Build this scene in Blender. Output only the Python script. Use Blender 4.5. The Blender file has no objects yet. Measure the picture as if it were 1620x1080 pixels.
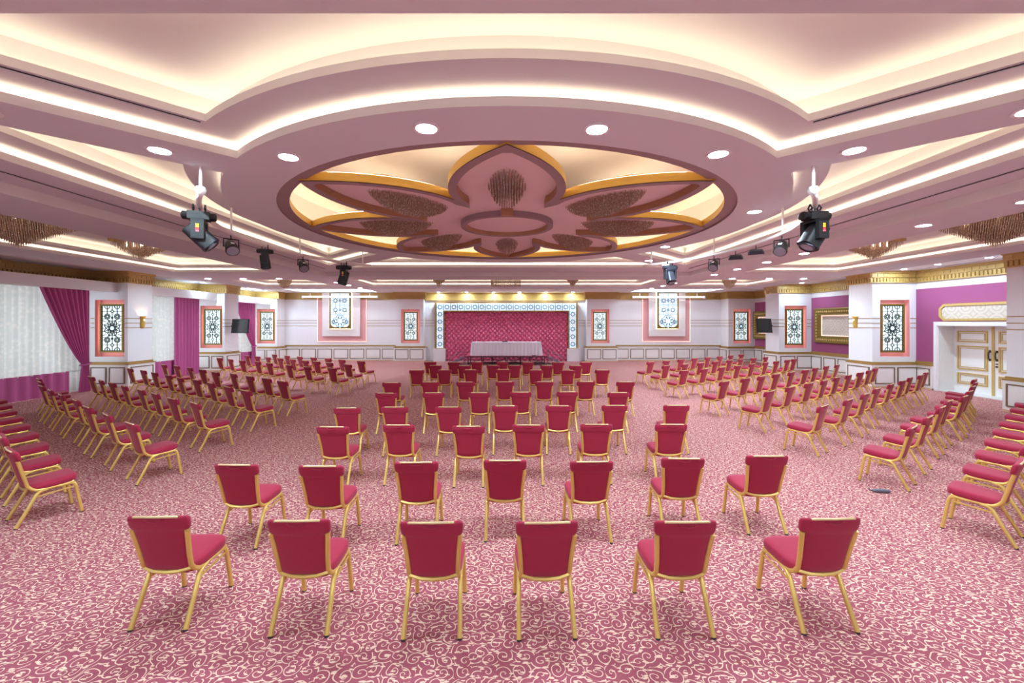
import bpy, math, random
from mathutils import Vector, Matrix
from mathutils.geometry import tessellate_polygon

random.seed(7)
scene = bpy.context.scene
C = scene.collection
PI = math.pi
F, VX, VY, CH = 663.0, 802.0, 511.0, 2.45      # focal length in pixels, vanishing point, eye height


# ------------------------------------------------------------------ camera, world, light level
cam_d = bpy.data.cameras.new('camera')
cam_d.sensor_width = 36.0
cam_d.lens = F / 1620.0 * 36.0
cam_d.shift_x = (810 - VX) / 1620.0
cam_d.shift_y = (VY - 540) / 1620.0
cam_d.clip_start, cam_d.clip_end = 0.05, 200
cam = bpy.data.objects.new('camera', cam_d)
C.objects.link(cam)
cam.location = (0, 0, CH)
cam.rotation_euler = (PI / 2, 0, 0)
scene.camera = cam

world = bpy.data.worlds.new('daylight')
scene.world = world
world.use_nodes = True
world.node_tree.nodes['Background'].inputs[0].default_value = (0.80, 0.90, 1.0, 1)
world.node_tree.nodes['Background'].inputs[1].default_value = 0.25

vs = scene.view_settings
vs.view_transform = 'Standard'
vs.look = 'None'
vs.gamma = 1.0
vs.use_curve_mapping = False
vs.exposure = 1.38

LED_L, LED_B, DOWN_L, PANEL_L = 2.6, 1.9, 250.0, 0.30


# ------------------------------------------------------------------ materials
def lin(r, g, b):
    def f(c):
        c /= 255.0
        return c / 12.92 if c <= 0.04045 else ((c + 0.055) / 1.055) ** 2.4
    return (f(r), f(g), f(b), 1.0)


M = {}


def mat(name, col, rough=0.6, metal=0.0, emit=0.0, sheen=0.0, vary=0.0, vscale=20.0, bump=0.0, bscale=120.0, spec=0.5, stretch=(1, 1, 1)):
    m = bpy.data.materials.new(name)
    m.use_nodes = True
    nt = m.node_tree
    p = nt.nodes['Principled BSDF']
    c = lin(*col)
    p.inputs['Base Color'].default_value = c
    p.inputs['Roughness'].default_value = rough
    p.inputs['Metallic'].default_value = metal
    p.inputs['Specular IOR Level'].default_value = spec
    if sheen:
        p.inputs['Sheen Weight'].default_value = sheen
        p.inputs['Sheen Roughness'].default_value = 0.4
        p.inputs['Sheen Tint'].default_value = (1.0, 0.58, 0.64, 1)
    if emit:
        p.inputs['Emission Color'].default_value = c
        p.inputs['Emission Strength'].default_value = emit
    if vary or bump:
        tc = nt.nodes.new('ShaderNodeTexCoord')
        mp = nt.nodes.new('ShaderNodeMapping')
        mp.inputs['Scale'].default_value = stretch
        nt.links.new(tc.outputs['Object'], mp.inputs[0])
    if vary:
        n = nt.nodes.new('ShaderNodeTexNoise')
        n.inputs['Scale'].default_value = vscale
        n.inputs['Detail'].default_value = 3
        nt.links.new(mp.outputs[0], n.inputs['Vector'])
        mx = nt.nodes.new('ShaderNodeMix')
        mx.data_type = 'RGBA'
        mx.inputs[6].default_value = [min(1, x * (1 - vary)) for x in c[:3]] + [1]
        mx.inputs[7].default_value = [min(1, x * (1 + vary)) for x in c[:3]] + [1]
        nt.links.new(n.outputs['Fac'], mx.inputs[0])
        nt.links.new(mx.outputs[2], p.inputs['Base Color'])
    if bump:
        n2 = nt.nodes.new('ShaderNodeTexNoise')
        n2.inputs['Scale'].default_value = bscale
        nt.links.new(mp.outputs[0], n2.inputs['Vector'])
        b = nt.nodes.new('ShaderNodeBump')
        b.inputs['Strength'].default_value = bump
        b.inputs['Distance'].default_value = 0.01
        nt.links.new(n2.outputs['Fac'], b.inputs['Height'])
        nt.links.new(b.outputs[0], p.inputs['Normal'])
    M[name] = m
    return m


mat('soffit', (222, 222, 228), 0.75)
mat('lip', (238, 234, 232), 0.7)
mat('upper', (236, 235, 238), 0.8)
mat('wallpaper', (241, 242, 246), 0.7, vary=0.05, vscale=3, stretch=(30, 30, 0.3))
mat('white_wood', (240, 237, 235), 0.5, vary=0.05, vscale=4, stretch=(12, 12, 1))
mat('plaster', (240, 238, 240), 0.7)
mat('magenta_wall', (164, 82, 130), 0.7, vary=0.06, vscale=2)
mat('gold', (206, 174, 104), 0.42, 0.15, vary=0.25, vscale=30)
mat('gold_trim', (176, 140, 78), 0.4, 0.25)
mat('gold_bright', (226, 186, 88), 0.4, 0.1)
mat('antique_gold', (138, 118, 52), 0.42, 0.4, vary=0.5, vscale=40, bump=0.8, bscale=45)
mat('line_brown', (128, 106, 84), 0.5)
mat('pink', (236, 176, 176), 0.7)
mat('pink_vault', (238, 216, 218), 0.75)
mat('rim_mauve', (160, 138, 142), 0.6)
mat('rim_wood', (176, 134, 98), 0.5, vary=0.25, vscale=6, stretch=(1, 1, 6))
mat('chair_fabric', (166, 33, 66), 0.85, sheen=0.35, vary=0.10, vscale=60, bump=0.25, bscale=260)
mat('chair_gold', (232, 198, 110), 0.28, 0.45)
mat('chair_handle', (236, 214, 160), 0.3, 0.3)
mat('rubber', (60, 52, 56), 0.7)
mat('black', (18, 18, 21), 0.5)
mat('dark_metal', (52, 52, 60), 0.4, 0.3)
mat('moving_grey', (52, 54, 66), 0.5)
mat('grey_metal', (110, 112, 128), 0.35, 0.4)
mat('screen', (44, 48, 50), 0.22)
mat('rail_white', (240, 234, 232), 0.4)
mat('slot_dark', (50, 40, 44), 0.7)
mat('lattice', (74, 82, 80), 0.5)
mat('lattice_blue', (120, 168, 190), 0.5)
mat('glass_lit', (236, 255, 255), 0.4, emit=PANEL_L)
mat('glass_core', (190, 225, 255), 0.4, emit=0.4)
mat('led', (255, 234, 198), 0.5, emit=LED_L)
mat('led_b', (255, 237, 200), 0.5, emit=LED_B)
mat('led_pink', (255, 214, 200), 0.5, emit=0.5)
mat('led_trough', (238, 246, 255), 0.5, emit=10.0)
mat('led_niche', (255, 222, 206), 0.5, emit=2.6)
mat('bulb', (255, 236, 214), 0.4, emit=9.0)
mat('tile_lit', (226, 246, 255), 0.4, emit=0.21)
mat('tile_line', (96, 140, 160), 0.5)
mat('led_amber', (255, 232, 186), 0.5, emit=5.0)
mat('lamp', (214, 240, 255), 0.4, emit=DOWN_L)
mat('lamp_off', (225, 222, 225), 0.4)
mat('lens', (150, 148, 162), 0.2, 0.2)
mat('velvet_purple', (200, 98, 158), 0.6, sheen=0.3, vary=0.15, vscale=5, stretch=(6, 6, 0.5))
mat('cloth_white', (244, 238, 246), 0.8)
mat('stage_red', (196, 74, 104), 0.9)
mat('tuft', (236, 116, 156), 0.32, sheen=0.2)
mat('button', (224, 120, 150), 0.4)
mat('tag_yellow', (240, 210, 40), 0.5)
mat('tag_red', (220, 50, 60), 0.5)
mat('tag_pink', (230, 110, 130), 0.5)
mat('label_white', (225, 225, 225), 0.5)
mat('base_beige', (214, 176, 140), 0.6)
mat('bronze', (84, 70, 58), 0.4, 0.5)


def sheer_mat():
    m = bpy.data.materials.new('sheer')
    m.use_nodes = True
    nt = m.node_tree
    for n in list(nt.nodes):
        nt.nodes.remove(n)
    out = nt.nodes.new('ShaderNodeOutputMaterial')
    d = nt.nodes.new('ShaderNodeBsdfDiffuse')
    t = nt.nodes.new('ShaderNodeBsdfTranslucent')
    mx = nt.nodes.new('ShaderNodeMixShader')
    tc = nt.nodes.new('ShaderNodeTexCoord')
    vo = nt.nodes.new('ShaderNodeTexVoronoi')
    vo.inputs['Scale'].default_value = 7
    cr = nt.nodes.new('ShaderNodeValToRGB')
    cr.color_ramp.elements[0].position = 0.15
    cr.color_ramp.elements[0].color = (0.86, 0.84, 0.78, 1)
    cr.color_ramp.elements[1].position = 0.5
    cr.color_ramp.elements[1].color = (0.74, 0.76, 0.72, 1)
    nt.links.new(tc.outputs['Object'], vo.inputs['Vector'])
    nt.links.new(vo.outputs['Distance'], cr.inputs[0])
    nt.links.new(cr.outputs[0], d.inputs[0])
    nt.links.new(cr.outputs[0], t.inputs[0])
    mx.inputs[0].default_value = 0.5
    nt.links.new(d.outputs[0], mx.inputs[1])
    nt.links.new(t.outputs[0], mx.inputs[2])
    nt.links.new(mx.outputs[0], out.inputs[0])
    M['sheer'] = m


sheer_mat()


def crystal_mat():
    m = mat('crystal', (215, 195, 175), 0.2, 0.0)
    nt = m.node_tree
    p = nt.nodes['Principled BSDF']
    tc = nt.nodes.new('ShaderNodeTexCoord')
    w = nt.nodes.new('ShaderNodeTexVoronoi')
    w.inputs['Scale'].default_value = 30
    cr = nt.nodes.new('ShaderNodeValToRGB')
    cr.color_ramp.elements[0].color = lin(250, 238, 230)  # pale flecks in the colour paint the sparkle of the beads
    cr.color_ramp.elements[1].color = lin(186, 158, 132)
    cr.color_ramp.elements[0].position = 0.1
    cr.color_ramp.elements[1].position = 0.5
    nt.links.new(tc.outputs['Object'], w.inputs['Vector'])
    nt.links.new(w.outputs['Distance'], cr.inputs[0])
    nt.links.new(cr.outputs[0], p.inputs['Base Color'])


crystal_mat()


def brocade_mat():
    m = mat('brocade', (214, 200, 186), 0.6)
    nt = m.node_tree
    p = nt.nodes['Principled BSDF']
    tc = nt.nodes.new('ShaderNodeTexCoord')
    mp = nt.nodes.new('ShaderNodeMapping')
    mp.inputs['Scale'].default_value = (2.2, 2.2, 2.2)
    v = nt.nodes.new('ShaderNodeTexVoronoi')
    v.inputs['Scale'].default_value = 1
    v.inputs['Randomness'].default_value = 0.0
    mm = nt.nodes.new('ShaderNodeMath')
    mm.operation = 'SINE'
    ml = nt.nodes.new('ShaderNodeMath')
    ml.operation = 'MULTIPLY'
    ml.inputs[1].default_value = 26
    cr = nt.nodes.new('ShaderNodeValToRGB')
    cr.color_ramp.elements[0].color = lin(220, 210, 200)
    cr.color_ramp.elements[1].color = lin(206, 192, 174)
    cr.color_ramp.elements[0].position = 0.35
    cr.color_ramp.elements[1].position = 0.65
    nt.links.new(tc.outputs['Object'], mp.inputs[0])
    nt.links.new(mp.outputs[0], v.inputs['Vector'])
    nt.links.new(v.outputs['Distance'], ml.inputs[0])
    nt.links.new(ml.outputs[0], mm.inputs[0])
    nt.links.new(mm.outputs[0], cr.inputs[0])
    nt.links.new(cr.outputs[0], p.inputs['Base Color'])


brocade_mat()


def carpet_mat():
    m = mat('carpet', (150, 40, 70), 0.95, spec=0.1)
    nt = m.node_tree
    p = nt.nodes['Principled BSDF']
    L = nt.links.new

    def math_(op, a=None, b=None, c=None):
        n = nt.nodes.new('ShaderNodeMath')
        n.operation = op
        for i, x in enumerate((a, b, c)):
            if x is None:
                continue
            if isinstance(x, (int, float)):
                n.inputs[i].default_value = x
            else:
                L(x, n.inputs[i])
        return n.outputs[0]

    def vmath(op, a, b=None):
        n = nt.nodes.new('ShaderNodeVectorMath')
        n.operation = op
        for i, x in enumerate((a, b)):
            if x is None:
                continue
            if isinstance(x, tuple):
                n.inputs[i].default_value = x
            else:
                L(x, n.inputs[i])
        return n.outputs[1] if op == 'LENGTH' else n.outputs[0]

    tc = nt.nodes.new('ShaderNodeTexCoord')
    base = tc.outputs['Object']
    nz = nt.nodes.new('ShaderNodeTexNoise')
    nz.inputs['Scale'].default_value = 5.0
    nz.inputs['Detail'].default_value = 1.0
    L(base, nz.inputs['Vector'])
    wob = vmath('MULTIPLY', vmath('SUBTRACT', nz.outputs['Color'], (0.5, 0.5, 0.5)), (0.07, 0.07, 0.0))
    pos = vmath('ADD', base, wob)

    def swirls(scale, off, turns, width, rnd=0.7):
        q = vmath('ADD', vmath('MULTIPLY', pos, (scale, scale, 0.0)), off)
        v = nt.nodes.new('ShaderNodeTexVoronoi')
        v.voronoi_dimensions = '2D'
        v.inputs['Scale'].default_value = 1.0
        v.inputs['Randomness'].default_value = rnd
        L(q, v.inputs['Vector'])
        d = vmath('SUBTRACT', q, v.outputs['Position'])
        s = nt.nodes.new('ShaderNodeSeparateXYZ')
        L(d, s.inputs[0])
        sc = nt.nodes.new('ShaderNodeSeparateColor')
        L(v.outputs['Color'], sc.inputs[0])
        r = math_('MAXIMUM', math_('SQRT', math_('ADD', math_('MULTIPLY', s.outputs[0], s.outputs[0]), math_('MULTIPLY', s.outputs[1], s.outputs[1]))), 0.02)
        ang = math_('DIVIDE', math_('ARCTAN2', s.outputs[1], s.outputs[0]), 2 * PI)
        sgn = math_('SUBTRACT', math_('MULTIPLY', math_('GREATER_THAN', sc.outputs[0], 0.5), 2.0), 1.0)
        t = math_('ADD', math_('ADD', math_('MULTIPLY', ang, sgn), math_('MULTIPLY', r, turns)), sc.outputs[1])
        fr = math_('ABSOLUTE', math_('SUBTRACT', math_('FRACT', t), 0.5))
        gr = math_('DIVIDE', 0.159, r)
        gr = math_('SQRT', math_('ADD', math_('MULTIPLY', gr, gr), turns * turns))
        # line grows a little thicker outwards, like a drawn stem
        return math_('LESS_THAN', fr, math_('MULTIPLY', gr, math_('ADD', math_('MULTIPLY', r, width * 0.5), width * 0.8)))

    def leaves(scale, off, ang):
        mp = nt.nodes.new('ShaderNodeMapping')
        mp.inputs['Rotation'].default_value = (0, 0, ang)
        mp.inputs['Scale'].default_value = (scale, scale * 2.6, 0)
        mp.inputs['Location'].default_value = off
        L(pos, mp.inputs[0])
        v = nt.nodes.new('ShaderNodeTexVoronoi')
        v.voronoi_dimensions = '2D'
        v.inputs['Scale'].default_value = 1.0
        L(mp.outputs[0], v.inputs['Vector'])
        return math_('LESS_THAN', v.outputs['Distance'], 0.13)

    a = swirls(8.6, (0.3, 0.1, 0), 2.9, 0.029)
    b = leaves(7.0, (3.1, 7.7, 0), 0.6)
    c = leaves(7.5, (5.1, 1.7, 0), -0.7)
    pat = math_('MAXIMUM', a, math_('MAXIMUM', b, c))
    fz = nt.nodes.new('ShaderNodeTexNoise')
    fz.inputs['Scale'].default_value = 180.0
    L(base, fz.inputs['Vector'])
    g = nt.nodes.new('ShaderNodeMix')
    g.data_type = 'RGBA'
    g.inputs[6].default_value = lin(125, 45, 63)
    g.inputs[7].default_value = lin(194, 114, 126)
    L(fz.outputs['Fac'], g.inputs[0])
    mx = nt.nodes.new('ShaderNodeMix')
    mx.data_type = 'RGBA'
    mx.inputs[7].default_value = lin(234, 202, 180)
    L(g.outputs[2], mx.inputs[6])
    L(pat, mx.inputs[0])
    L(mx.outputs[2], p.inputs['Base Color'])
    bp = nt.nodes.new('ShaderNodeBump')
    bp.inputs['Strength'].default_value = 0.3
    bp.inputs['Distance'].default_value = 0.01
    L(fz.outputs['Fac'], bp.inputs['Height'])
    L(bp.outputs[0], p.inputs['Normal'])


carpet_mat()


# ------------------------------------------------------------------ mesh helpers
class MB:
    """Collects geometry; M maps local (u, v, n) to the mesh's space."""

    def __init__(self, mtx=None):
        self.v, self.f, self.mi, self.cur = [], [], [], 0
        self.M = mtx

    def add(self, vs_, fs_):
        o = len(self.v)
        if self.M is not None:
            vs_ = [self.M @ Vector(p) for p in vs_]
        self.v.extend([tuple(p) for p in vs_])
        for f in fs_:
            self.f.append(tuple(i + o for i in f))
            self.mi.append(self.cur)
        return self

    def box(self, x0, x1, y0, y1, z0, z1):
        return self.add([(x0, y0, z0), (x1, y0, z0), (x1, y1, z0), (x0, y1, z0), (x0, y0, z1), (x1, y0, z1), (x1, y1, z1), (x0, y1, z1)],
                        [(0, 3, 2, 1), (4, 5, 6, 7), (0, 1, 5, 4), (1, 2, 6, 5), (2, 3, 7, 6), (3, 0, 4, 7)])

    def frame(self, u0, u1, v0, v1, w, n0, n1):
        self.box(u0, u1, v0, v0 + w, n0, n1)
        self.box(u0, u1, v1 - w, v1, n0, n1)
        self.box(u0, u0 + w, v0 + w, v1 - w, n0, n1)
        return self.box(u1 - w, u1, v0 + w, v1 - w, n0, n1)

    def quad(self, a, b, c, d):
        return self.add([a, b, c, d], [(0, 1, 2, 3)])

    def bar(self, p, q, t, n0, n1):
        p, q = Vector(p), Vector(q)
        d = (q - p)
        if d.length < 1e-6:
            return self
        d.normalize()
        s = Vector((-d.y, d.x)) * t * 0.5
        e = d * t * 0.3
        a, b, c, dd = p - e - s, q + e - s, q + e + s, p - e + s
        P = [(k.x, k.y, n0) for k in (a, b, c, dd)] + [(k.x, k.y, n1) for k in (a, b, c, dd)]
        return self.add(P, [(4, 5, 6, 7), (0, 1, 5, 4), (1, 2, 6, 5), (2, 3, 7, 6), (3, 0, 4, 7)])

    def path(self, pts, t, n0, n1, closed=False):
        n = len(pts)
        for i in range(n if closed else n - 1):
            self.bar(pts[i], pts[(i + 1) % n], t, n0, n1)
        return self

    def loopwall(self, pts, z0, z1, closed=True):
        n = len(pts)
        vs_ = [(p[0], p[1], z0) for p in pts] + [(p[0], p[1], z1) for p in pts]
        fs_ = [(i, (i + 1) % n, n + (i + 1) % n, n + i) for i in range(n if closed else n - 1)]
        return self.add(vs_, fs_)

    def ribbon(self, A, B, z, zb=None, closed=True):
        n = len(A)
        zb = z if zb is None else zb
        vs_ = [(p[0], p[1], z) for p in A] + [(p[0], p[1], zb) for p in B]
        fs_ = [(i, (i + 1) % n, n + (i + 1) % n, n + i) for i in range(n if closed else n - 1)]
        return self.add(vs_, fs_)

    def fill(self, loops, z):
        L3 = [[Vector((p[0], p[1], 0)) for p in lp] for lp in loops]
        tris = tessellate_polygon(L3)
        flat = [(p[0], p[1], z) for lp in loops for p in lp]
        return self.add(flat, [tuple(t) for t in tris])

    def prism(self, poly, z0, z1):
        n = len(poly)
        vs_ = [(p[0], p[1], z0) for p in poly] + [(p[0], p[1], z1) for p in poly]
        fs_ = [tuple(range(n - 1, -1, -1)), tuple(range(n, 2 * n))] + [(i, (i + 1) % n, n + (i + 1) % n, n + i) for i in range(n)]
        return self.add(vs_, fs_)

    def tube(self, pts, r, n=8, closed=False, caps=True, sq=0.0):
        P = [Vector(p) for p in pts]
        m = len(P)
        T = []
        for i in range(m):
            a = P[(i - 1) % m] if (closed or i > 0) else P[0]
            b = P[(i + 1) % m] if (closed or i < m - 1) else P[-1]
            T.append((b - a).normalized())
        ref = Vector((1, 0, 0)) if abs(T[0].x) < 0.8 else Vector((0, 0, 1))
        nrm = (ref - T[0] * ref.dot(T[0])).normalized()
        vs_, fs_ = [], []
        for i in range(m):
            nrm = (nrm - T[i] * nrm.dot(T[i])).normalized()
            bn = T[i].cross(nrm)
            rr = r[i] if isinstance(r, (list, tuple)) else r
            for k in range(n):
                a = 2 * PI * (k + 0.5) / n
                ca, sa = math.cos(a), math.sin(a)
                s = 1.0 + sq * (1.0 / max(abs(ca), abs(sa)) - 1.0)
                vs_.append(P[i] + nrm * ca * rr * s + bn * sa * rr * s)
        for i in range(m if closed else m - 1):
            j = (i + 1) % m
            for k in range(n):
                k2 = (k + 1) % n
                fs_.append((i * n + k, i * n + k2, j * n + k2, j * n + k))
        if caps and not closed:
            fs_.append(tuple(range(n - 1, -1, -1)))
            fs_.append(tuple((m - 1) * n + k for k in range(n)))
        return self.add(vs_, fs_)

    def lathe(self, prof, n=24, c=(0, 0, 0)):
        vs_, fs_ = [], []
        m = len(prof)
        for i in range(n):
            a = 2 * PI * i / n
            for r, z in prof:
                vs_.append((c[0] + r * math.cos(a), c[1] + r * math.sin(a), c[2] + z))
        for i in range(n):
            j = (i + 1) % n
            for k in range(m - 1):
                fs_.append((i * m + k, j * m + k, j * m + k + 1, i * m + k + 1))
        return self.add(vs_, fs_)

    def loft(self, rings, caps=True):
        n = len(rings[0])
        vs_ = [p for r in rings for p in r]
        fs_ = []
        for i in range(len(rings) - 1):
            for k in range(n):
                k2 = (k + 1) % n
                fs_.append((i * n + k, i * n + k2, (i + 1) * n + k2, (i + 1) * n + k))
        if caps:
            fs_.append(tuple(range(n - 1, -1, -1)))
            fs_.append(tuple((len(rings) - 1) * n + k for k in range(n)))
        return self.add(vs_, fs_)

    def mesh(self, name, mats, smooth=False):
        me = bpy.data.meshes.new(name)
        me.from_pydata(self.v, [], self.f)
        if isinstance(mats, str):
            mats = [mats]
        for k in mats:
            me.materials.append(M[k])
        if len(mats) > 1:
            me.polygons.foreach_set('material_index', self.mi)
        if smooth:
            me.polygons.foreach_set('use_smooth', [True] * len(me.polygons))
            if smooth != True:
                me.set_sharp_from_angle(angle=math.radians(smooth))
        me.update()
        return me

    def build(self, name, mats, parent=None, smooth=False):
        o = bpy.data.objects.new(name, self.mesh(name, mats, smooth))
        C.objects.link(o)
        if parent is not None:
            o.parent = parent
        return o


def link(name, me, parent=None):
    o = bpy.data.objects.new(name, me)
    C.objects.link(o)
    o.parent = parent
    return o


def thing(name, label, cat, loc=(0, 0, 0), rz=0.0, group=None):
    o = bpy.data.objects.new(name, None)
    o.empty_display_size = 0.2
    C.objects.link(o)
    o.location = loc
    o.rotation_euler = (0, 0, rz)
    return tag(o, label, cat, group)


def tag(o, label, cat, group=None):
    o['label'] = label
    o['category'] = cat
    if group:
        o['group'] = group
    return o


def struct(o, label=None):
    o['kind'] = 'structure'
    if label:
        o['label'] = label
    return o


def stuff(o):
    o['kind'] = 'stuff'
    return o


ORD = ['first', 'second', 'third', 'fourth', 'fifth', 'sixth', 'seventh', 'eighth', 'ninth', 'tenth', 'eleventh', 'twelfth']


def plane_m(o, U, V):
    """Matrix whose columns are U, V, N = U x V, origin o."""
    U, V = Vector(U), Vector(V)
    N = U.cross(V)
    return Matrix(((U.x, V.x, N.x, o[0]), (U.y, V.y, N.y, o[1]), (U.z, V.z, N.z, o[2]), (0, 0, 0, 1)))


def sup(hw, hd, n=20, p=3.2):
    out = []
    for i in range(n):
        a = 2 * PI * (i + 0.5) / n
        c, s = math.cos(a), math.sin(a)
        out.append((math.copysign(abs(c) ** (2 / p), c) * hw, math.copysign(abs(s) ** (2 / p), s) * hd))
    return out


def circle(r, n=64, c=(0, 0), a0=0.0):
    return [(c[0] + r * math.cos(a0 + 2 * PI * i / n), c[1] + r * math.sin(a0 + 2 * PI * i / n)) for i in range(n)]


def rect(x0, x1, y0, y1):
    return [(x0, y0), (x1, y0), (x1, y1), (x0, y1)]


# ------------------------------------------------------------------ room dimensions
XL, XR, YB, YF = -15.88, 15.64, 27.35, -6.0
XPL, XPR = -14.48, 13.95                       # inner faces of the pillars
ZA, ZL, ZB, ZC = CH + 1.98, CH + 1.82, CH + 2.15, CH + 2.50
CY = 8.77                                      # centre of the ceiling ring
PILLAR_Y = [10.6, 16.0, 21.5, 26.4]
PILLAR_D = 1.1

# ------------------------------------------------------------------ floor
struct(MB().box(XL - 0.9, XR + 0.9, YF - 0.2, YB + 0.2, -0.1, 0.0).build('floor', 'carpet'), 'crimson carpet with cream scrolling tendrils')

# ------------------------------------------------------------------ ceiling
ceiling = struct(bpy.data.objects.new('ceiling', None), 'stepped white and mauve ceiling with cove lighting')
C.objects.link(ceiling)


def ring_coffer(k):
    """Curved coffer between two diagonal arms; k quarter turns; d shrinks it."""
    def fn(d):
        R, h, S = 4.95 + d, 0.354 + d, (6.28 if k == 0 else 6.1) - d
        s = math.sqrt(R * R - h * h)
        q = 1 / math.sqrt(2)
        # front coffer: towards -y. arm to front-left: along (-q,-q), coffer side offset (+q,-q)
        pl = (-q * s + q * h, -q * s - q * h)
        a1 = math.atan2(pl[1], pl[0])
        a2 = -PI - a1
        n = 28
        pts = [(-S + h * math.sqrt(2), -S), (S - h * math.sqrt(2), -S)]
        for i in range(n + 1):
            a = a2 + (a1 - a2) * i / n if a1 < a2 else a2 + (a1 - a2) * i / n
            pts.append((R * math.cos(a), R * math.sin(a)))
        c, s_ = math.cos(k * PI / 2), math.sin(k * PI / 2)
        return [(x * c - y * s_, x * s_ + y * c + CY) for x, y in pts]
    return fn


def rect_coffer(x0, x1, y0, y1):
    return lambda d: rect(x0 + d, x1 - d, y0 + d, y1 - d)


def make_coffer(fn, z0, name, hb=0.17, hc=0.52, step=0.42):
    zb, zc = z0 + hb, z0 + hc
    m = MB()
    m.loopwall(fn(0), z0, z0 + 0.09).ribbon(fn(0), fn(-0.03), z0 + 0.09).loopwall(fn(-0.03), z0, z0 + 0.09)
    m.loopwall(fn(step), zb, zb + 0.08).ribbon(fn(step), fn(step - 0.03), zb + 0.08).loopwall(fn(step - 0.03), zb, zb + 0.08)
    m.build('cove_lip', 'lip', ceiling)
    s = MB().ribbon(fn(-0.22), fn(step), zb)
    s.build('stepped_soffit', 'soffit', ceiling)
    u = MB().fill([fn(step - 0.24)], zc).loopwall(fn(step - 0.24), zb, zc)
    u.ribbon(fn(step - 0.24), fn(step), zb + 0.004)
    u.loopwall(fn(-0.22), z0, zb).ribbon(fn(-0.22), fn(0), z0 + 0.004)
    u.build(name, 'upper', ceiling)
    l1 = MB().ribbon(fn(-0.09), fn(-0.17), z0 + 0.03)
    l1.build('led_strip', 'led', ceiling)
    l2 = MB().ribbon(fn(step - 0.10), fn(step - 0.18), zb + 0.03)
    l2.build('led_strip', 'led_b', ceiling)


RING_R = 4.23
coffers_A = [ring_coffer(k) for k in range(4)]
YC0, YC1 = 1.24, 16.3
m = MB().fill([rect(-7.07, 7.07, YC0, YC1), circle(RING_R, 96, (0, CY))] + [f(0) for f in coffers_A], ZA)
m.build('ring_soffit', 'soffit', ceiling)
for f in coffers_A:
    make_coffer(f, ZA, 'upper_panel')

low_rect = rect(-13.1, 13.1, YF, 22.3)
outer = [rect_coffer(-11.86, -8.46, 2.6, 15.0), rect_coffer(8.46, 11.86, 2.6, 15.0),
         rect_coffer(-11.86, -8.46, 17.65, 20.7), rect_coffer(8.46, 11.86, 17.65, 20.7),
         rect_coffer(-6.6, 6.6, 17.65, 20.7)]
MB().fill([low_rect, rect(-7.07, 7.07, YC0, YC1)] + [f(0) for f in outer], ZL).build('lower_soffit', 'soffit', ceiling)
MB().loopwall(rect(-7.07, 7.07, YC0, YC1), ZL, ZA).loopwall(low_rect, ZL, ZA).build('beam_face', 'lip', ceiling)
for f in outer:
    make_coffer(f, ZL, 'upper_panel', 0.15, 0.44, 0.36)

# soffit along the walls with two shallow light troughs over the wall screens
troughs = [rect_coffer(-13.0, -8.2, 24.3, 26.6), rect_coffer(7.8, 12.6, 24.3, 26.6)]
big = rect(XL - 0.3, XR + 0.3, YF, YB + 0.2)
mm = MB()
mm.fill([rect(XL - 0.3, -13.1, YF, YB + 0.2)], ZA).fill([rect(13.1, XR + 0.3, YF, YB + 0.2)], ZA)
mm.fill([rect(-13.1, 13.1, 22.3, YB + 0.2)] + [f(0) for f in troughs], ZA)
mm.build('wall_soffit', 'plaster', ceiling)
for f in troughs:
    MB().loopwall(f(0), ZA, ZA + 0.25).fill([f(0)], ZA + 0.25).build('light_trough', 'upper', ceiling)
    MB().ribbon(f(0.25), f(0.33), ZA + 0.2).build('led_strip', 'led_trough', ceiling)

# air slots: dark grooves, each with two thin vanes
def slot(p, q, z, w=0.09):
    p, q = Vector(p), Vector(q)
    d = (q - p).normalized()
    s = Vector((-d.y, d.x))
    mb = MB()
    mb.cur = 0
    a, b, c_, d_ = p - s * w, q - s * w, q + s * w, p + s * w
    mb.quad((a.x, a.y, z), (b.x, b.y, z), (c_.x, c_.y, z), (d_.x, d_.y, z))
    mb.cur = 1
    for o in (0.0,):
        p1, q1 = p + s * o * w, q + s * o * w
        e = s * w * 0.25
        P = [p1 - e, q1 - e, q1 + e, p1 + e]
        mb.add([(k.x, k.y, z - 0.012) for k in P] + [(k.x, k.y, z) for k in P], [(0, 3, 2, 1), (0, 1, 5, 4), (2, 3, 7, 6), (1, 2, 6, 5), (3, 0, 4, 7)])
    mb.build('air_slot', ['slot_dark', 'soffit'], ceiling)


slot((-6.62, 3.0), (-6.62, 15.2), ZA - 0.003, 0.045)
slot((6.62, 3.0), (6.62, 15.2), ZA - 0.003, 0.045)
q2 = 1 / math.sqrt(2)
for sx in (-1, 1):
    a = 5.35
    off = 0.70
    slot((sx * (-q2 * 0 + (q2 * a - q2 * off)), CY - q2 * a - q2 * off), (sx * (q2 * 8.0 - q2 * off), CY - q2 * 8.0 - q2 * off), ZB - 0.003 - (ZB - (ZA + 0.17)), 0.035)
for x in (-15.35, 15.15):
    slot((x, 8.0), (x, 25.5), ZA - 0.003, 0.03)

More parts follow.
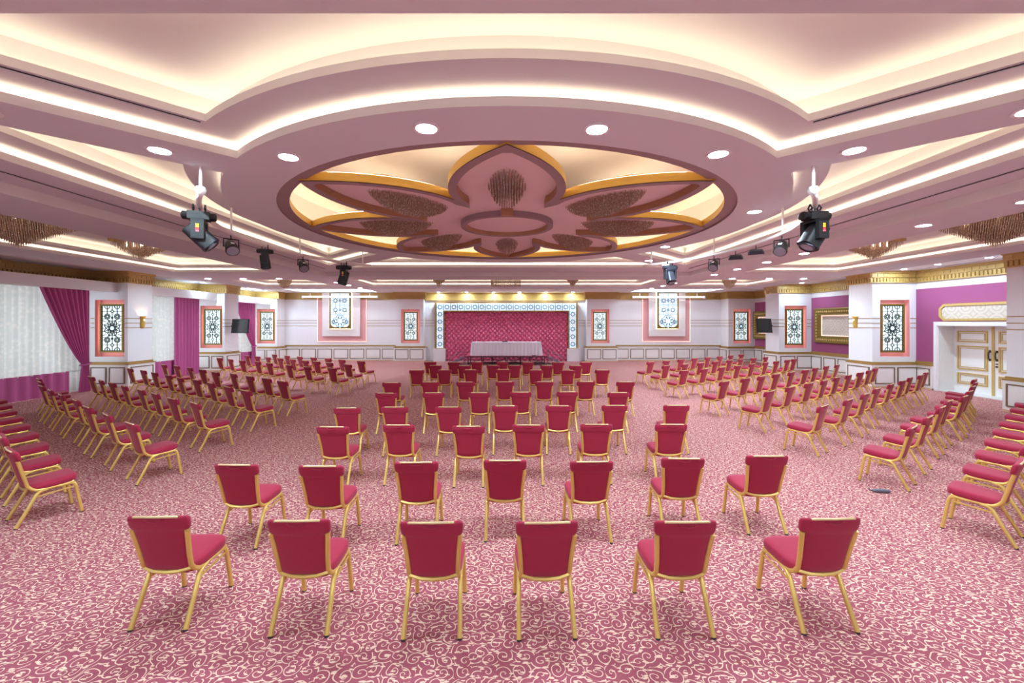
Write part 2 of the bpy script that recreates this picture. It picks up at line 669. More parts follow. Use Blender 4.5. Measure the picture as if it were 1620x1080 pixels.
# ------------------------------------------------------------------ flower in the ceiling ring
mb = MB().loopwall(circle(RING_R, 96, (0, CY)), ZA, ZA + 0.12).ribbon(circle(RING_R, 96, (0, CY)), circle(RING_R + 0.03, 96, (0, CY)), ZA + 0.12)
mb.loopwall(circle(RING_R + 0.03, 96, (0, CY)), ZA, ZA + 0.12)
mb.build('ring_lip', 'rim_mauve', ceiling)
mb = MB()
mb.ribbon(circle(RING_R, 96, (0, CY)), circle(RING_R - 0.19, 96, (0, CY)), ZA + 0.035)
mb.cur = 1
mb.loopwall(circle(RING_R - 0.19, 96, (0, CY)), ZA + 0.035, ZA + 0.15)
mb.cur = 0
mb.ribbon(circle(RING_R, 96, (0, CY)), circle(RING_R - 0.19, 96, (0, CY)), ZA + 0.15)
mb.build('ring_ledge', ['rim_mauve', 'gold_bright'], ceiling, smooth=30)
MB().loopwall(circle(RING_R + 0.24, 96, (0, CY)), ZA + 0.0, ZA + 0.25).build('gold_band', 'gold_bright', ceiling)
MB().ribbon(circle(RING_R + 0.03, 96, (0, CY)), circle(RING_R + 0.24, 96, (0, CY)), ZA + 0.006).build('cove_floor', 'upper', ceiling)
ZD = ZA + 0.75
MB().loopwall(circle(RING_R + 0.24, 96, (0, CY)), ZA + 0.25, ZD).fill([circle(RING_R + 0.24, 96, (0, CY))], ZD).build('dome_panel', 'upper', ceiling, smooth=30)
MB().ribbon(circle(RING_R + 0.08, 96, (0, CY)), circle(RING_R + 0.15, 96, (0, CY)), ZA + 0.03).build('led_strip', 'led_amber', ceiling)

flower = thing('ceiling_flower', 'eight-petalled ceiling rosette with wooden rims inside the ring', 'ceiling ornament', (0, CY, ZA))


def petal_half(k=0.0, n=18):
    """Half outline: lateral, radial from valley (22.5 deg) to tip; k widens."""
    pts = []
    for i in range(n + 1):
        t = i / n
        # cubic bezier
        P0, P1, P2, P3 = (0.70, 1.70), (1.06, 2.25), (0.92, 3.35), (0.0, 4.12)
        b = [(1 - t) ** 3, 3 * t * (1 - t) ** 2, 3 * t * t * (1 - t), t ** 3]
        x = sum(w * p[0] for w, p in zip(b, (P0, P1, P2, P3)))
        y = sum(w * p[1] for w, p in zip(b, (P0, P1, P2, P3)))
        pts.append((x, y))
    return pts


half = petal_half()


def offs(pts, d):
    out = []
    for i, p in enumerate(pts):
        a = Vector(pts[max(i - 1, 0)])
        b = Vector(pts[min(i + 1, len(pts) - 1)])
        t = (b - a).normalized()
        nn = Vector((t.y, -t.x))
        out.append((max(p[0] - nn.x * d, 0.0) if d > 0 else p[0] - nn.x * d, p[1] - nn.y * d))
    return out


inner_h = offs(half, 0.13)
inner_h[-1] = (0.0, inner_h[-1][1] - 0.13)
inner_h[0] = (0.64, 1.545)
full_o = half + [(-x, y) for x, y in reversed(half[:-1])]
full_i = inner_h + [(-x, y) for x, y in reversed(inner_h[:-1])]
RZ0, RZ1 = 0.0, 0.13
rim_b = MB().ribbon(full_o, full_i, RZ0, closed=False).ribbon(full_o, full_i, RZ1, closed=False)
rim_i = MB().loopwall(full_i, RZ0, RZ1, closed=False)
rim_o = MB().loopwall(full_o, RZ0 + 0.01, 0.13, closed=False)
led_p = MB().ribbon(offs(half, 0.05)[2:-2], offs(half, 0.10)[2:-2], RZ1 + 0.02, closed=False)
lp2 = [(-x, y) for x, y in offs(half, 0.05)[2:-2]]
lp3 = [(-x, y) for x, y in offs(half, 0.10)[2:-2]]
led_p.ribbon(lp2, lp3, RZ1 + 0.02, closed=False)
# vault: closed outline from hub through valley to tip
outl = [(0.20, 0.483)] + [(0.45, 1.086)] + inner_h + [(-x, y) for x, y in reversed(inner_h[:-1])] + [(-0.45, 1.086), (-0.20, 0.483)]
vc = (0.0, 2.30)
rings = []
for s, z in ((0.0, 0.12), (0.12, 0.17), (0.28, 0.215), (0.42, 0.235), (0.43, 0.30), (0.6, 0.34), (0.8, 0.36), (0.96, 0.365)):
    rings.append([(x + (vc[0] - x) * s, y + (vc[1] - y) * s, z) for x, y in outl])
vault = MB().loft(rings, caps=True)
me_b, me_i, me_o = rim_b.mesh('rim', 'rim_mauve'), rim_i.mesh('rim_inner_face', 'rim_wood', 40), rim_o.mesh('rim_outer_face', 'gold_bright', 40)
me_v, me_l = vault.mesh('vault', 'pink_vault', 35), led_p.mesh('led_strip', 'led_amber')


me_bulb = MB().lathe([(0.0, -0.035), (0.022, -0.015), (0.022, 0.015), (0.008, 0.04), (0.008, 0.1)], 8).mesh('bulb', 'bulb', True)


def strand_mesh(name, shape, ztop, zbot, sp, r=0.007, jit=0.35):
    """shape(x,y)->depth fraction 0..1 or None; thin four-sided crystal strands."""
    mb = MB()
    n = 40
    for i in range(-n, n + 1):
        for j in range(-n, n + 1):
            x, y = i * sp, j * sp
            d = shape(x, y)
            if d is None:
                continue
            x += random.uniform(-1, 1) * sp * 0.12
            y += random.uniform(-1, 1) * sp * 0.12
            z1 = ztop
            z0 = ztop + (zbot - ztop) * d
            mb.add([(x - r, y, z1), (x, y - r, z1), (x + r, y, z1), (x, y + r, z1), (x - r, y, z0), (x, y - r, z0), (x + r, y, z0), (x, y + r, z0), (x, y, z0 - 0.02)],
                   [(0, 1, 5, 4), (1, 2, 6, 5), (2, 3, 7, 6), (3, 0, 4, 7), (4, 5, 8), (5, 6, 8), (6, 7, 8), (7, 4, 8)])
    return mb.mesh(name, 'crystal')


def oval(x, y):
    e = (x / 0.30) ** 2 + (abs(y) / 0.80) ** 1.8
    return None if e > 1 else 0.15 + 0.85 * math.sqrt(max(0, 1 - e))


me_ov = strand_mesh('crystal_strands', oval, 0.0, -0.44, 0.040, 0.008)
ovp = [(0.30 * math.cos(a), 0.80 * math.sin(a) * (1.0)) for a in [2 * PI * i / 28 for i in range(28)]]
me_op = MB().prism([(x * 1.03, y * 1.03) for x, y in ovp], 0.0, 0.05).mesh('base_plate', 'rim_wood')
petal_pos = ['back', 'back-left', 'left', 'front-left', 'front', 'front-right', 'right', 'back-right']
where = ['in the petal nearest the stage', 'in the back left petal of the ceiling flower', 'in the left petal of the ceiling flower', 'in the front left petal of the ceiling flower',
         'in the ceiling petal nearest the camera', 'in the front right petal of the ceiling flower', 'in the right petal of the ceiling flower', 'in the back right petal of the ceiling flower']
for k in range(8):
    a = k * PI / 4
    vo = link('petal', me_v, flower)
    vo.rotation_euler = (0, 0, a)
    for nm, me in (('rim', me_b), ('rim_inner_face', me_i), ('rim_outer_face', me_o), ('led_strip', me_l)):
        link(nm, me, vo)
    dx, dy = -math.sin(a) * 2.32, math.cos(a) * 2.32
    ch = thing('crystal_chandelier', 'oval beaded crystal chandelier ' + where[k], 'chandelier', (dx, CY + dy, ZA + 0.29), a, 'oval chandeliers in the ceiling flower')
    stuff(link('crystal_strands', me_ov, ch))
    link('base_plate', me_op, ch)
    for u, v in ((-0.14, -0.35), (0.14, -0.35), (-0.17, 0.0), (0.17, 0.0), (-0.14, 0.35), (0.14, 0.35)):
        link('bulb', me_bulb, ch).location = (u, v, -0.10)
# hub
h = MB()
h.lathe([(0.96, 0.16), (0.96, 0.02), (0.86, 0.02)], 40)
h.build('hub_ring', 'rim_mauve', flower, 30)
MB().lathe([(0.86, 0.02), (0.84, 0.11)], 40).build('hub_rim', 'rim_wood', flower, 30)
MB().lathe([(0.0, 0.105), (0.85, 0.105)], 40).build('hub_disc', 'pink_vault', flower)
MB().box(-0.11, 0.11, -1.12, -0.98, 0.00, 0.14).build('junction_block', 'rim_wood', flower)

# ------------------------------------------------------------------ pyramid chandeliers in the outer coffers


def pyramid_chandelier(x, y, s, zt, zb, label, gold='gold'):
    t = thing('crystal_chandelier', label, 'chandelier', (x, y, zt), 0, 'pyramid chandeliers in the side coffers')
    MB().box(-s, s, -s, s, -0.03, 0.04).build('base_plate', gold, t)
    for u in (-0.6, 0.0, 0.6):
        for v in (-0.6, 0.6):
            link('bulb', me_bulb, t).location = (u * s * 0.7, v * s * 0.7, -0.10)

    def sh(a, b):
        e = max(abs(a), abs(b)) / s * 0.65 + (abs(a) + abs(b)) / (2 * s) * 0.35
        return None if max(abs(a), abs(b)) > s * 0.97 else 0.12 + 0.88 * max(0.0, 1 - e)
    stuff(link('crystal_strands', strand_mesh('crystal_strands', sh, -0.03, zb - zt, 0.046 if s > 0.4 else 0.05, 0.009), t))


zt = ZL + 0.40
for sx, side in ((-1, 'left'), (1, 'right')):
    pyramid_chandelier(sx * 10.16, CY - 0.05, 0.68, zt, CH + 1.58, f'large inverted pyramid crystal chandelier in the {side} ceiling coffer')
    pyramid_chandelier(sx * 10.16, 11.6, 0.46, zt, CH + 1.74, f'small inverted pyramid crystal chandelier at the far end of the {side} coffer')
    t = thing('crystal_chandelier', f'small golden bowl chandelier in the square coffer at back {side}', 'chandelier', (sx * 10.16, 19.15, zt), 0, 'bowl chandeliers at the back')
    MB().lathe([(0.36, 0.0), (0.36, -0.06), (0.30, -0.06)], 24).build('base_plate', 'gold', t, 30)
    stuff(link('crystal_strands', strand_mesh('crystal_strands', lambda a, b: None if a * a + b * b > 0.1 else 0.2 + 0.8 * math.sqrt(1 - (a * a + b * b) / 0.1), -0.02, -0.62, 0.05, 0.009), t))
for x, hw, hl, lab in ((-3.1, 0.33, 0.33, 'small crystal chandelier left of centre in the coffer before the stage'), (3.0, 0.33, 0.33, 'small crystal chandelier right of centre in the coffer before the stage'), (-0.05, 0.72, 0.35, 'wide flat crystal chandelier in the middle coffer before the stage')):
    t = thing('crystal_chandelier', lab, 'chandelier', (x, 19.15, zt), 0, 'chandeliers in the middle back coffer')
    MB().box(-hw, hw, -hl, hl, -0.03, 0.04).build('base_plate', 'grey_metal', t)

    def sh(a, b, hw=hw, hl=hl):
        if abs(a) > hw * 0.97 or abs(b) > hl * 0.97:
            return None
        return 0.85 if hw > 0.5 else 0.2 + 0.8 * (1 - max(abs(a) / hw, abs(b) / hl))
    stuff(link('crystal_strands', strand_mesh('crystal_strands', sh, -0.03, -0.6, 0.055, 0.010), t))

# ------------------------------------------------------------------ downlights
me_trim = MB().lathe([(0.135, 0.0), (0.135, -0.012), (0.105, -0.012), (0.10, 0.0)], 28).mesh('trim_ring', 'plaster', 40)
me_lens = MB().add([(0.104 * math.cos(2 * PI * i / 28), 0.104 * math.sin(2 * PI * i / 28), -0.006) for i in range(28)], [tuple(range(27, -1, -1))]).mesh('lamp_lens', 'lamp')


def downlight(x, y, z, label, group, s=1.0):
    t = thing('downlight', label, 'ceiling light', (x, y, z), 0, group)
    t.scale = (s, s, 1)
    link('trim_ring', me_trim, t)
    link('lamp_lens', me_lens, t)


def on_level(px, py, z):
    Y = F * (z - CH) / (VY - py)
    return (px - VX) / F * Y, Y


def ring_snap(p, r=4.59):
    d = Vector((p[0], p[1] - CY))
    d = d.normalized() * r
    return d.x, CY + d.y


dl = 'round white downlight '
for (px, py), lab in zip([(457, 248), (675, 203), (944, 204), (1131, 245), (1200, 334), (1070, 392)],
                         ['at the left of the ceiling ring', 'at the ceiling ring front, left of centre', 'at the ceiling ring front, right of centre', 'at the front right of the ceiling ring', 'at the right side of the ceiling ring', 'at the back right of the ceiling ring']):
    x, y = ring_snap(on_level(px, py, ZA))
    downlight(x, y, ZA, dl + lab, 'ring downlights')
for s, y, lab in ((-4.72, None, 'on the front left diagonal beam beside the ring'), (-6.25, None, 'on the front left diagonal beam at the photo edge'), (4.75, None, 'on the front right diagonal beam beside the ring'), (6.25, None, 'on the front right diagonal beam at the photo edge')):
    # along the arm, distance |s|+... from the ring centre
    r = {4.72: 5.62, 4.75: 5.62, 6.25: 6.90}[abs(s)]
    downlight(math.copysign(q2 * r, s), CY - q2 * r, ZA, dl + lab, 'diagonal beam downlights')
for r, lab in ((6.35, 'on the back right diagonal beam nearer the ring'), (7.55, 'on the back right diagonal beam farther from the ring')):
    downlight(q2 * r, CY + q2 * r, ZA, dl + lab, 'diagonal beam downlights')
for i, y in enumerate((6.25, 7.8, 10.93, 12.5, 14.1, 15.67)):
    downlight(7.75, y, ZL, dl + f'on the long right-hand beam, {ORD[i]} from the camera', 'right beam downlights')
for i, x in enumerate((-9.3, -10.76, -12.2)):
    downlight(x, 17.1, ZL, dl + f'on the left cross beam before the square coffer, {ORD[i]} from the middle', 'cross beam downlights')
for i, x in enumerate((9.2, 10.7, 12.1)):
    downlight(x, 17.1, ZL, dl + f'on the right cross beam before the square coffer, {ORD[i]} from the middle', 'cross beam downlights')
for i, y in enumerate((18.7, 20.1, 21.7)):
    downlight(-7.6, y, ZL, dl + f'on the short left beam before the wall screen, {ORD[i]} from the camera', 'short beam downlights')
    downlight(7.6, y + 0.3, ZL, dl + f'on the short right beam before the wall screen, {ORD[i]} from the camera', 'short beam downlights')
for i, y in enumerate((20.3, 23.9, 25.6)):
    downlight(-14.75, y, ZA, dl + f'on the window-side soffit, {ORD[i]} from the camera', 'wall soffit downlights', 0.85)
for i, y in enumerate((12.6, 14.1, 15.3, 20.6)):
    downlight(14.5, y, ZA, dl + f'on the soffit along the magenta wall, {ORD[i]} from the camera', 'wall soffit downlights', 0.78)
for i, px in enumerate((694, 738, 781, 822, 864, 906)):
    downlight((px - VX) / F * 26.85, 26.85, ZA, dl + f'over the stage cornice, {ORD[i]} from the left', 'stage downlights', 0.75)
# unseen downlights added behind the camera to brighten the near chair backs
for x in (-12.5, -7.6, -2.6, 2.6, 7.6, 12.5):
    for y in (-3.6, -0.6):
        o = link('downlight', me_trim, ceiling)
        o.location = (x, y, ZL)
        link('lamp_lens', me_lens, o)

# ------------------------------------------------------------------ walls
def wallbox(name, x0, x1, y0, y1, z0, z1, mt, label=None):
    return struct(MB().box(x0, x1, y0, y1, z0, z1).build(name, mt), label)


wall_back = wallbox('wall_back', XL - 0.4, XR + 0.4, YB, YB + 0.2, 0, ZA + 0.7, 'wallpaper', 'pale striped back wall with gold lined panelling')
wall_front = wallbox('wall_front', XL - 0.4, XR + 0.4, YF - 0.2, YF, 0, ZA + 0.7, 'wallpaper')
ZCOR = ZA - 0.44            # bottom of the gold cornice
ZDADO = 0.90


class P:
    """A wall plane: matrix and helpers to place flat parts on it."""

    def __init__(self, o, U, V=(0, 0, 1)):
        self.m = plane_m(o, U, V)

    def mb(self):
        return MB(self.m)


def cornice(pl, u0, u1, parent, name='cornice', z0=None, ztop=None, e0=0.0, e1=0.0):
    """Gold cornice with a carved band on top and a row of dentils below."""
    z0 = ZCOR if z0 is None else z0
    zt_ = ZA if ztop is None else ztop
    mb = pl.mb()
    u0, u1 = u0 - e0, u1 + e1
    mb.box(u0, u1, z0, zt_, 0.0, 0.05)
    mb.box(u0, u1, zt_ - 0.09, zt_ - 0.005, 0.05, 0.16)
    mb.box(u0, u1, zt_ - 0.24, zt_ - 0.09, 0.05, 0.11)
    mb.box(u0, u1, z0, z0 + 0.025, 0.05, 0.09)
    n = max(1, int((u1 - u0) / 0.12))
    w = (u1 - u0) / n
    for i in range(n):
        mb.box(u0 + w * (i + 0.18), u0 + w * (i + 0.82), z0 + 0.035, z0 + 0.17, 0.05, 0.095)
    n = max(1, int((u1 - u0) / 0.22))
    w = (u1 - u0) / n
    for i in range(n):
        a, b = u0 + w * (i + 0.15), u0 + w * (i + 0.85)
        mb.box(a, b, zt_ - 0.215, zt_ - 0.115, 0.11, 0.125)
    return mb.build(name, 'gold', parent)


def wainscot_panel(pl, u0, u1, v0, v1, parent, n0=0.0):
    p = pl.mb().box(u0 + 0.02, u1 - 0.02, v0 + 0.02, v1 - 0.02, n0, n0 + 0.012)
    p.box(u0 + 0.07, u1 - 0.07, v0 + 0.07, v1 - 0.07, n0 + 0.012, n0 + 0.022)
    o = p.build('wainscot_panel', 'white_wood', parent)
    pl.mb().frame(u0, u1, v0, v1, 0.035, n0, n0 + 0.03).build('gold_moulding', 'line_brown', o)
    return o


def stripes(pl, u0, u1, parent, n=0.0):
    for z in (2.27, 2.45, 2.63):
        pl.mb().box(u0, u1, z - 0.012, z + 0.012, n, n + 0.012).build('gold_line', 'gold_trim', parent)


# --- decorated glass panels
def lattice(mb, n0, n1, w, h):
    mb.frame(-w / 2, w / 2, -h / 2, h / 2, 0.02, n0, n1)
    t = 0.021
    s = w / 0.78
    # central star
    for k in range(8):
        a = k * PI / 4
        ca, sa = math.cos(a), math.sin(a)

        def R(r, q):
            return (r * ca - q * sa, r * sa + q * ca)
        mb.path([R(0.10, 0.0), R(0.16, 0.036), R(0.25, 0.0), R(0.16, -0.036)], t, n0, n1, True)
        a2 = a + PI / 8
        mid = (0.13 * math.cos(a2), 0.13 * math.sin(a2))
        mb.path([(0.085 * math.cos(a2), 0.085 * math.sin(a2)), mid, (0.2 * math.cos(a2), 0.2 * math.sin(a2))], 0.035, n0, n1)
        p1 = (0.25 * ca, 0.25 * sa)
        p2 = (0.33 * math.cos(a2), 0.33 * math.sin(a2))
        a3 = a + PI / 4
        mb.path([p1, p2, (0.25 * math.cos(a3), 0.25 * math.sin(a3))], t, n0, n1)
        mb.path([p2, (0.20 * math.cos(a2), 0.20 * math.sin(a2))], t, n0, n1)
    mb.path(circle(0.092, 16), 0.02, n0, n1, True)
    # rosettes
    for sx in (-1, 1):
        for sy in (-1, 1):
            c = (sx * 0.19 * s, sy * 0.45)
            mb.path(circle(0.05, 10, c), 0.026, n0, n1, True)
            for k in range(8):
                a = k * PI / 4
                mb.bar((c[0] + 0.06 * math.cos(a), c[1] + 0.06 * math.sin(a)), (c[0] + 0.11 * math.cos(a), c[1] + 0.11 * math.sin(a)), t, n0, n1)
            mb.path(circle(0.105, 8, c, PI / 8), t, n0, n1, True)
            mb.bar((c[0], sy * 0.56), (c[0], sy * h / 2), t, n0, n1)
            arc = [(c[0] + 0.10 * math.cos(a), sy * (h / 2 - 0.02) - sy * 0.11 * math.sin(a)) for a in [PI * i / 8 for i in range(9)]]
            mb.path(arc, t, n0, n1)
            mb.bar((sx * 0.33, sy * 0.0), (sx * w / 2, sy * 0.0), t, n0, n1)
            mb.bar((sx * 0.30, sy * 0.13), (sx * w / 2, sy * 0.13), t, n0, n1)
            mb.bar((sx * 0.24, sy * 0.24), (sx * w / 2, sy * 0.30), t, n0, n1)
            mb.bar((c[0], sy * 0.34), (sx * 0.10, sy * 0.26), t, n0, n1)
            mb.bar((sx * 0.30 * s, sy * 0.45), (sx * w / 2, sy * 0.45), t, n0, n1)
    for sy in (-1, 1):
        c = (0, sy * 0.645)
        mb.path(circle(0.065, 4, c, 0), 0.024, n0, n1, True)
        mb.bar((0, sy * 0.25), (0, sy * 0.58), 0.018, n0, n1)
        mb.path(circle(0.035, 6, (0, sy * 0.40)), t, n0, n1, True)
        mb.bar((0, sy * 0.71), (0, sy * h / 2), t, n0, n1)
        mb.bar((-w / 2, c[1]), (-0.065, c[1]), 0.015, n0, n1)
        mb.bar((0.065, c[1]), (w / 2, c[1]), 0.015, n0, n1)
    for sy in (-1, 1):
        mb.bar((-w / 2, sy * 0.36), (-0.28, sy * 0.36), t, n0, n1)
        mb.bar((w / 2, sy * 0.36), (0.28, sy * 0.36), t, n0, n1)


def glass_panel(pl, uc, zc, nback, label, w=0.90, h=1.86):
    """Backlit panel: gold box frame, lit glass, dark tracery; hangs inside its niche."""
    o = pl.m @ Vector((uc, zc - h / 2, nback))
    t = thing('decorative_panel', label, 'wall light panel', o, 0, 'backlit tracery panels')
    R = pl.m.copy()
    R.translation = pl.m.to_3x3() @ Vector((0, h / 2, 0))
    a, b = w / 2, h / 2
    MB(R).frame(-a, a, -b, b, 0.06, 0.06, 0.15).build('frame', 'antique_gold', t)
    MB(R).box(-a + 0.06, a - 0.06, -b + 0.06, b - 0.06, 0.08, 0.105).build('lit_glass', 'glass_lit', t)
    mb = MB(R)
    lattice(mb, 0.105, 0.125, w - 0.12, h - 0.12)
    mb.build('tracery', 'lattice', t)
    MB(R).prism(circle(0.08, 16), 0.105, 0.12).build('centre_disc', 'glass_core', t)
    MB(R).frame(-a + 0.07, a - 0.07, -b + 0.07, b - 0.07, 0.03, 0.02, 0.04).build('led_strip', 'led_niche', t)
    return t


def column(x0, x1, yf, yb, nx0, nx1, name, label, panel_label, inner=None, base=True, side_panels=2, cat='pillar', sides=(True, True)):
    """Pillar against the wall: niche in its front face, panelled base, gold cornice.
    inner: +1 if the room side is at x1, -1 if at x0, None for a pilaster on the back wall."""
    t = thing(name, label, cat, ((x0 + x1) / 2, yf, 0))
    ox, oy = (x0 + x1) / 2, yf
    a0, a1, dep = x0 - ox, x1 - ox, yb - yf
    n0, n1, zn0, zn1, nd = nx0 - ox, nx1 - ox, 1.17, 3.34, 0.22
    s = MB()
    zt_ = ZA + 0.1
    s.quad((a0, 0, 0), (a1, 0, 0), (a1, 0, zn0), (a0, 0, zn0)).quad((a0, 0, zn1), (a1, 0, zn1), (a1, 0, zt_), (a0, 0, zt_))
    s.quad((a0, 0, zn0), (n0, 0, zn0), (n0, 0, zn1), (a0, 0, zn1)).quad((n1, 0, zn0), (a1, 0, zn0), (a1, 0, zn1), (n1, 0, zn1))
    s.quad((a1, 0, 0), (a1, dep, 0), (a1, dep, zt_), (a1, 0, zt_)).quad((a0, dep, 0), (a0, 0, 0), (a0, 0, zt_), (a0, dep, zt_))
    s.quad((a1, dep, 0), (a0, dep, 0), (a0, dep, zt_), (a1, dep, zt_))
    s.build('shaft', 'wallpaper', t)
    nb = MB()
    nb.quad((n0, nd, zn0), (n1, nd, zn0), (n1, nd, zn1), (n0, nd, zn1))
    for p, q in (((n0, zn0), (n1, zn0)), ((n1, zn0), (n1, zn1)), ((n1, zn1), (n0, zn1)), ((n0, zn1), (n0, zn0))):
        nb.quad((p[0], 0, p[1]), (p[0], nd, p[1]), (q[0], nd, q[1]), (q[0], 0, q[1]))
    nb.build('niche_lining', 'pink', t)
    front = P((0, 0, 0), (1, 0, 0))
    pls = [(front, a0, a1, 'f')]
    if sides[1]:
        pls.append((P((a1, 0, 0), (0, 1, 0)), 0, dep, 'r'))
    if sides[0]:
        pls.append((P((a0, 0, 0), (0, -1, 0)), -dep, 0, 'l'))
    # base block: skirt of panelling around the shaft
    g = 0.12
    bb = MB()
    l_ = a0 - (g if sides[0] else 0)
    r_ = a1 + (g if sides[1] else 0)
    bb.box(l_, r_, -g, dep, 0.0, ZDADO - 0.03)
    b = bb.build('base', 'white_wood', t)
    MB().box(l_ - 0.02, r_ + 0.02, -g - 0.02, dep, ZDADO - 0.03, ZDADO + 0.01).build('base_ledge', 'gold_trim', t)
    MB().box(l_ - 0.01, r_ + 0.01, -g - 0.015, dep, 0.0, 0.06).build('skirting', 'base_beige', t)
    fp = P((0, -g, 0), (1, 0, 0))
    w = (r_ - l_ - 0.12) / 2
    for i in range(2):
        wainscot_panel(fp, l_ + 0.06 + i * w + 0.05, l_ + 0.06 + (i + 1) * w - 0.05, 0.15, ZDADO - 0.12, t)
    for pl, u0, u1, sd in pls:
        ex = 0.16
        cornice(pl, u0, u1, t, e0=ex if (sd == 'f' and sides[0]) or (sd == 'l' and False) else 0.0, e1=ex if (sd == 'f' and sides[1]) else 0.0)
        pl.mb().box(u0 - (0.04 if sd == 'f' else 0), u1 + (0.04 if sd == 'f' else 0), ZDADO + 0.01, ZDADO + 0.07, 0.0, 0.05).build('dado_rail', 'gold_trim', t)
        if sd == 'f':
            stripes(pl, u0, n0 - 0.02, t)
            stripes(pl, n1 + 0.02, u1, t)
        elif side_panels:
            stripes(pl, u0, u1, t)
            mtx = P((r_, 0, 0), (0, 1, 0)) if sd == 'r' else P((l_, 0, 0), (0, -1, 0))
            wainscot_panel(mtx, u0 + 0.1 - (g if sd == 'r' else 0), u1 - 0.1 + (g if sd == 'l' else 0), 0.15, ZDADO - 0.12, t)
    if panel_label:
        wp = P((ox, oy + nd, 0), (1, 0, 0))
        glass_panel(wp, (n0 + n1) / 2, (zn0 + zn1) / 2, 0.0, panel_label)
    return t


pn = ['nearest the camera', 'second from the camera', 'third from the camera', 'in the back corner']
for i, y in enumerate(PILLAR_Y):
    yb = y + PILLAR_D if i < 3 else YB
    seen = i > 0
    if i > 0:
        column(XL, XPL, y, yb, XL + 0.15, XL + 1.27, 'pillar', f'white pillar on the window wall, {["", "beside the tied-back drape", "carrying a television", "in the back left corner"][i]}',
               f'backlit tracery panel on the left pillar {["", "with the gold wall lamp", "with the television", "in the back corner"][i]}', sides=(False, True))
    column(XPR, XR, y, yb, XPR + 0.30, XPR + 1.42, 'pillar', f'white pillar on the magenta wall, {["cut off by the photo edge", "with the gold wall lamp", "carrying a television", "in the back right corner"][i]}',
           f'backlit tracery panel on the right pillar {["", "with the gold wall lamp", "with the television", "in the back corner"][i]}' if seen else None, sides=(True, False))

# pilasters on the back wall either side of the stage
def bx(px, Y=27.3):
    return (px - VX) / F * Y


YP = 26.9
column(bx(626, YP), bx(670, YP), YP, YB, bx(634.5, YP), bx(664, YP), 'pilaster', 'white pilaster on the back wall left of the stage', 'backlit tracery panel on the pilaster left of the stage', side_panels=0, cat='pilaster')
column(bx(928.5, YP), bx(974, YP), YP, YB, bx(935, YP), bx(964, YP), 'pilaster', 'white pilaster on the back wall right of the stage', 'backlit tracery panel on the pilaster right of the stage', side_panels=0, cat='pilaster')

# --- back wall dressing
WB = P((0, YB, 0), (1, 0, 0))
for u0, u1 in ((XPL, bx(626, YP)), (bx(974, YP), XPR), (bx(670, YP), bx(928.5, YP))):
    stage = u0 > bx(640) and u1 < bx(960)
    if stage:
        MB(WB.m).box(u0, u1, ZCOR, ZA, 0.0, 0.05).box(u0, u1, ZCOR - 0.06, ZCOR, 0.0, 0.12).build('cornice', 'gold', wall_back)
        continue
    cornice(WB, u0, u1, wall_back)
    WB.mb().box(u0, u1, 0.0, ZDADO - 0.03, 0.0, 0.06).build('wainscot', 'white_wood', wall_back)
    WB.mb().box(u0, u1, ZDADO - 0.03, ZDADO + 0.01, 0.0, 0.08).build('dado_ledge', 'plaster', wall_back)
    WB.mb().box(u0, u1, ZDADO + 0.04, ZDADO + 0.12, 0.0, 0.05).build('dado_rail', 'gold_trim', wall_back)
    struct(WB.mb().box(u0, u1, 0.0, 0.06, 0.06, 0.075).build('skirting', 'base_beige', wall_back))
    n = 7
    w = (u1 - u0) / n
    for i in range(n):
        wainscot_panel(WB, u0 + w * i + 0.06, u0 + w * (i + 1) - 0.06, 0.14, ZDADO - 0.12, wall_back, 0.06)
for u0, u1 in ((XPL, bx(502)), (bx(580), bx(626)), (bx(974), bx(1016)), (bx(1092), XPR), (bx(672), bx(690)), (bx(914), bx(928))):
    stripes(WB, u0, u1, wall_back)


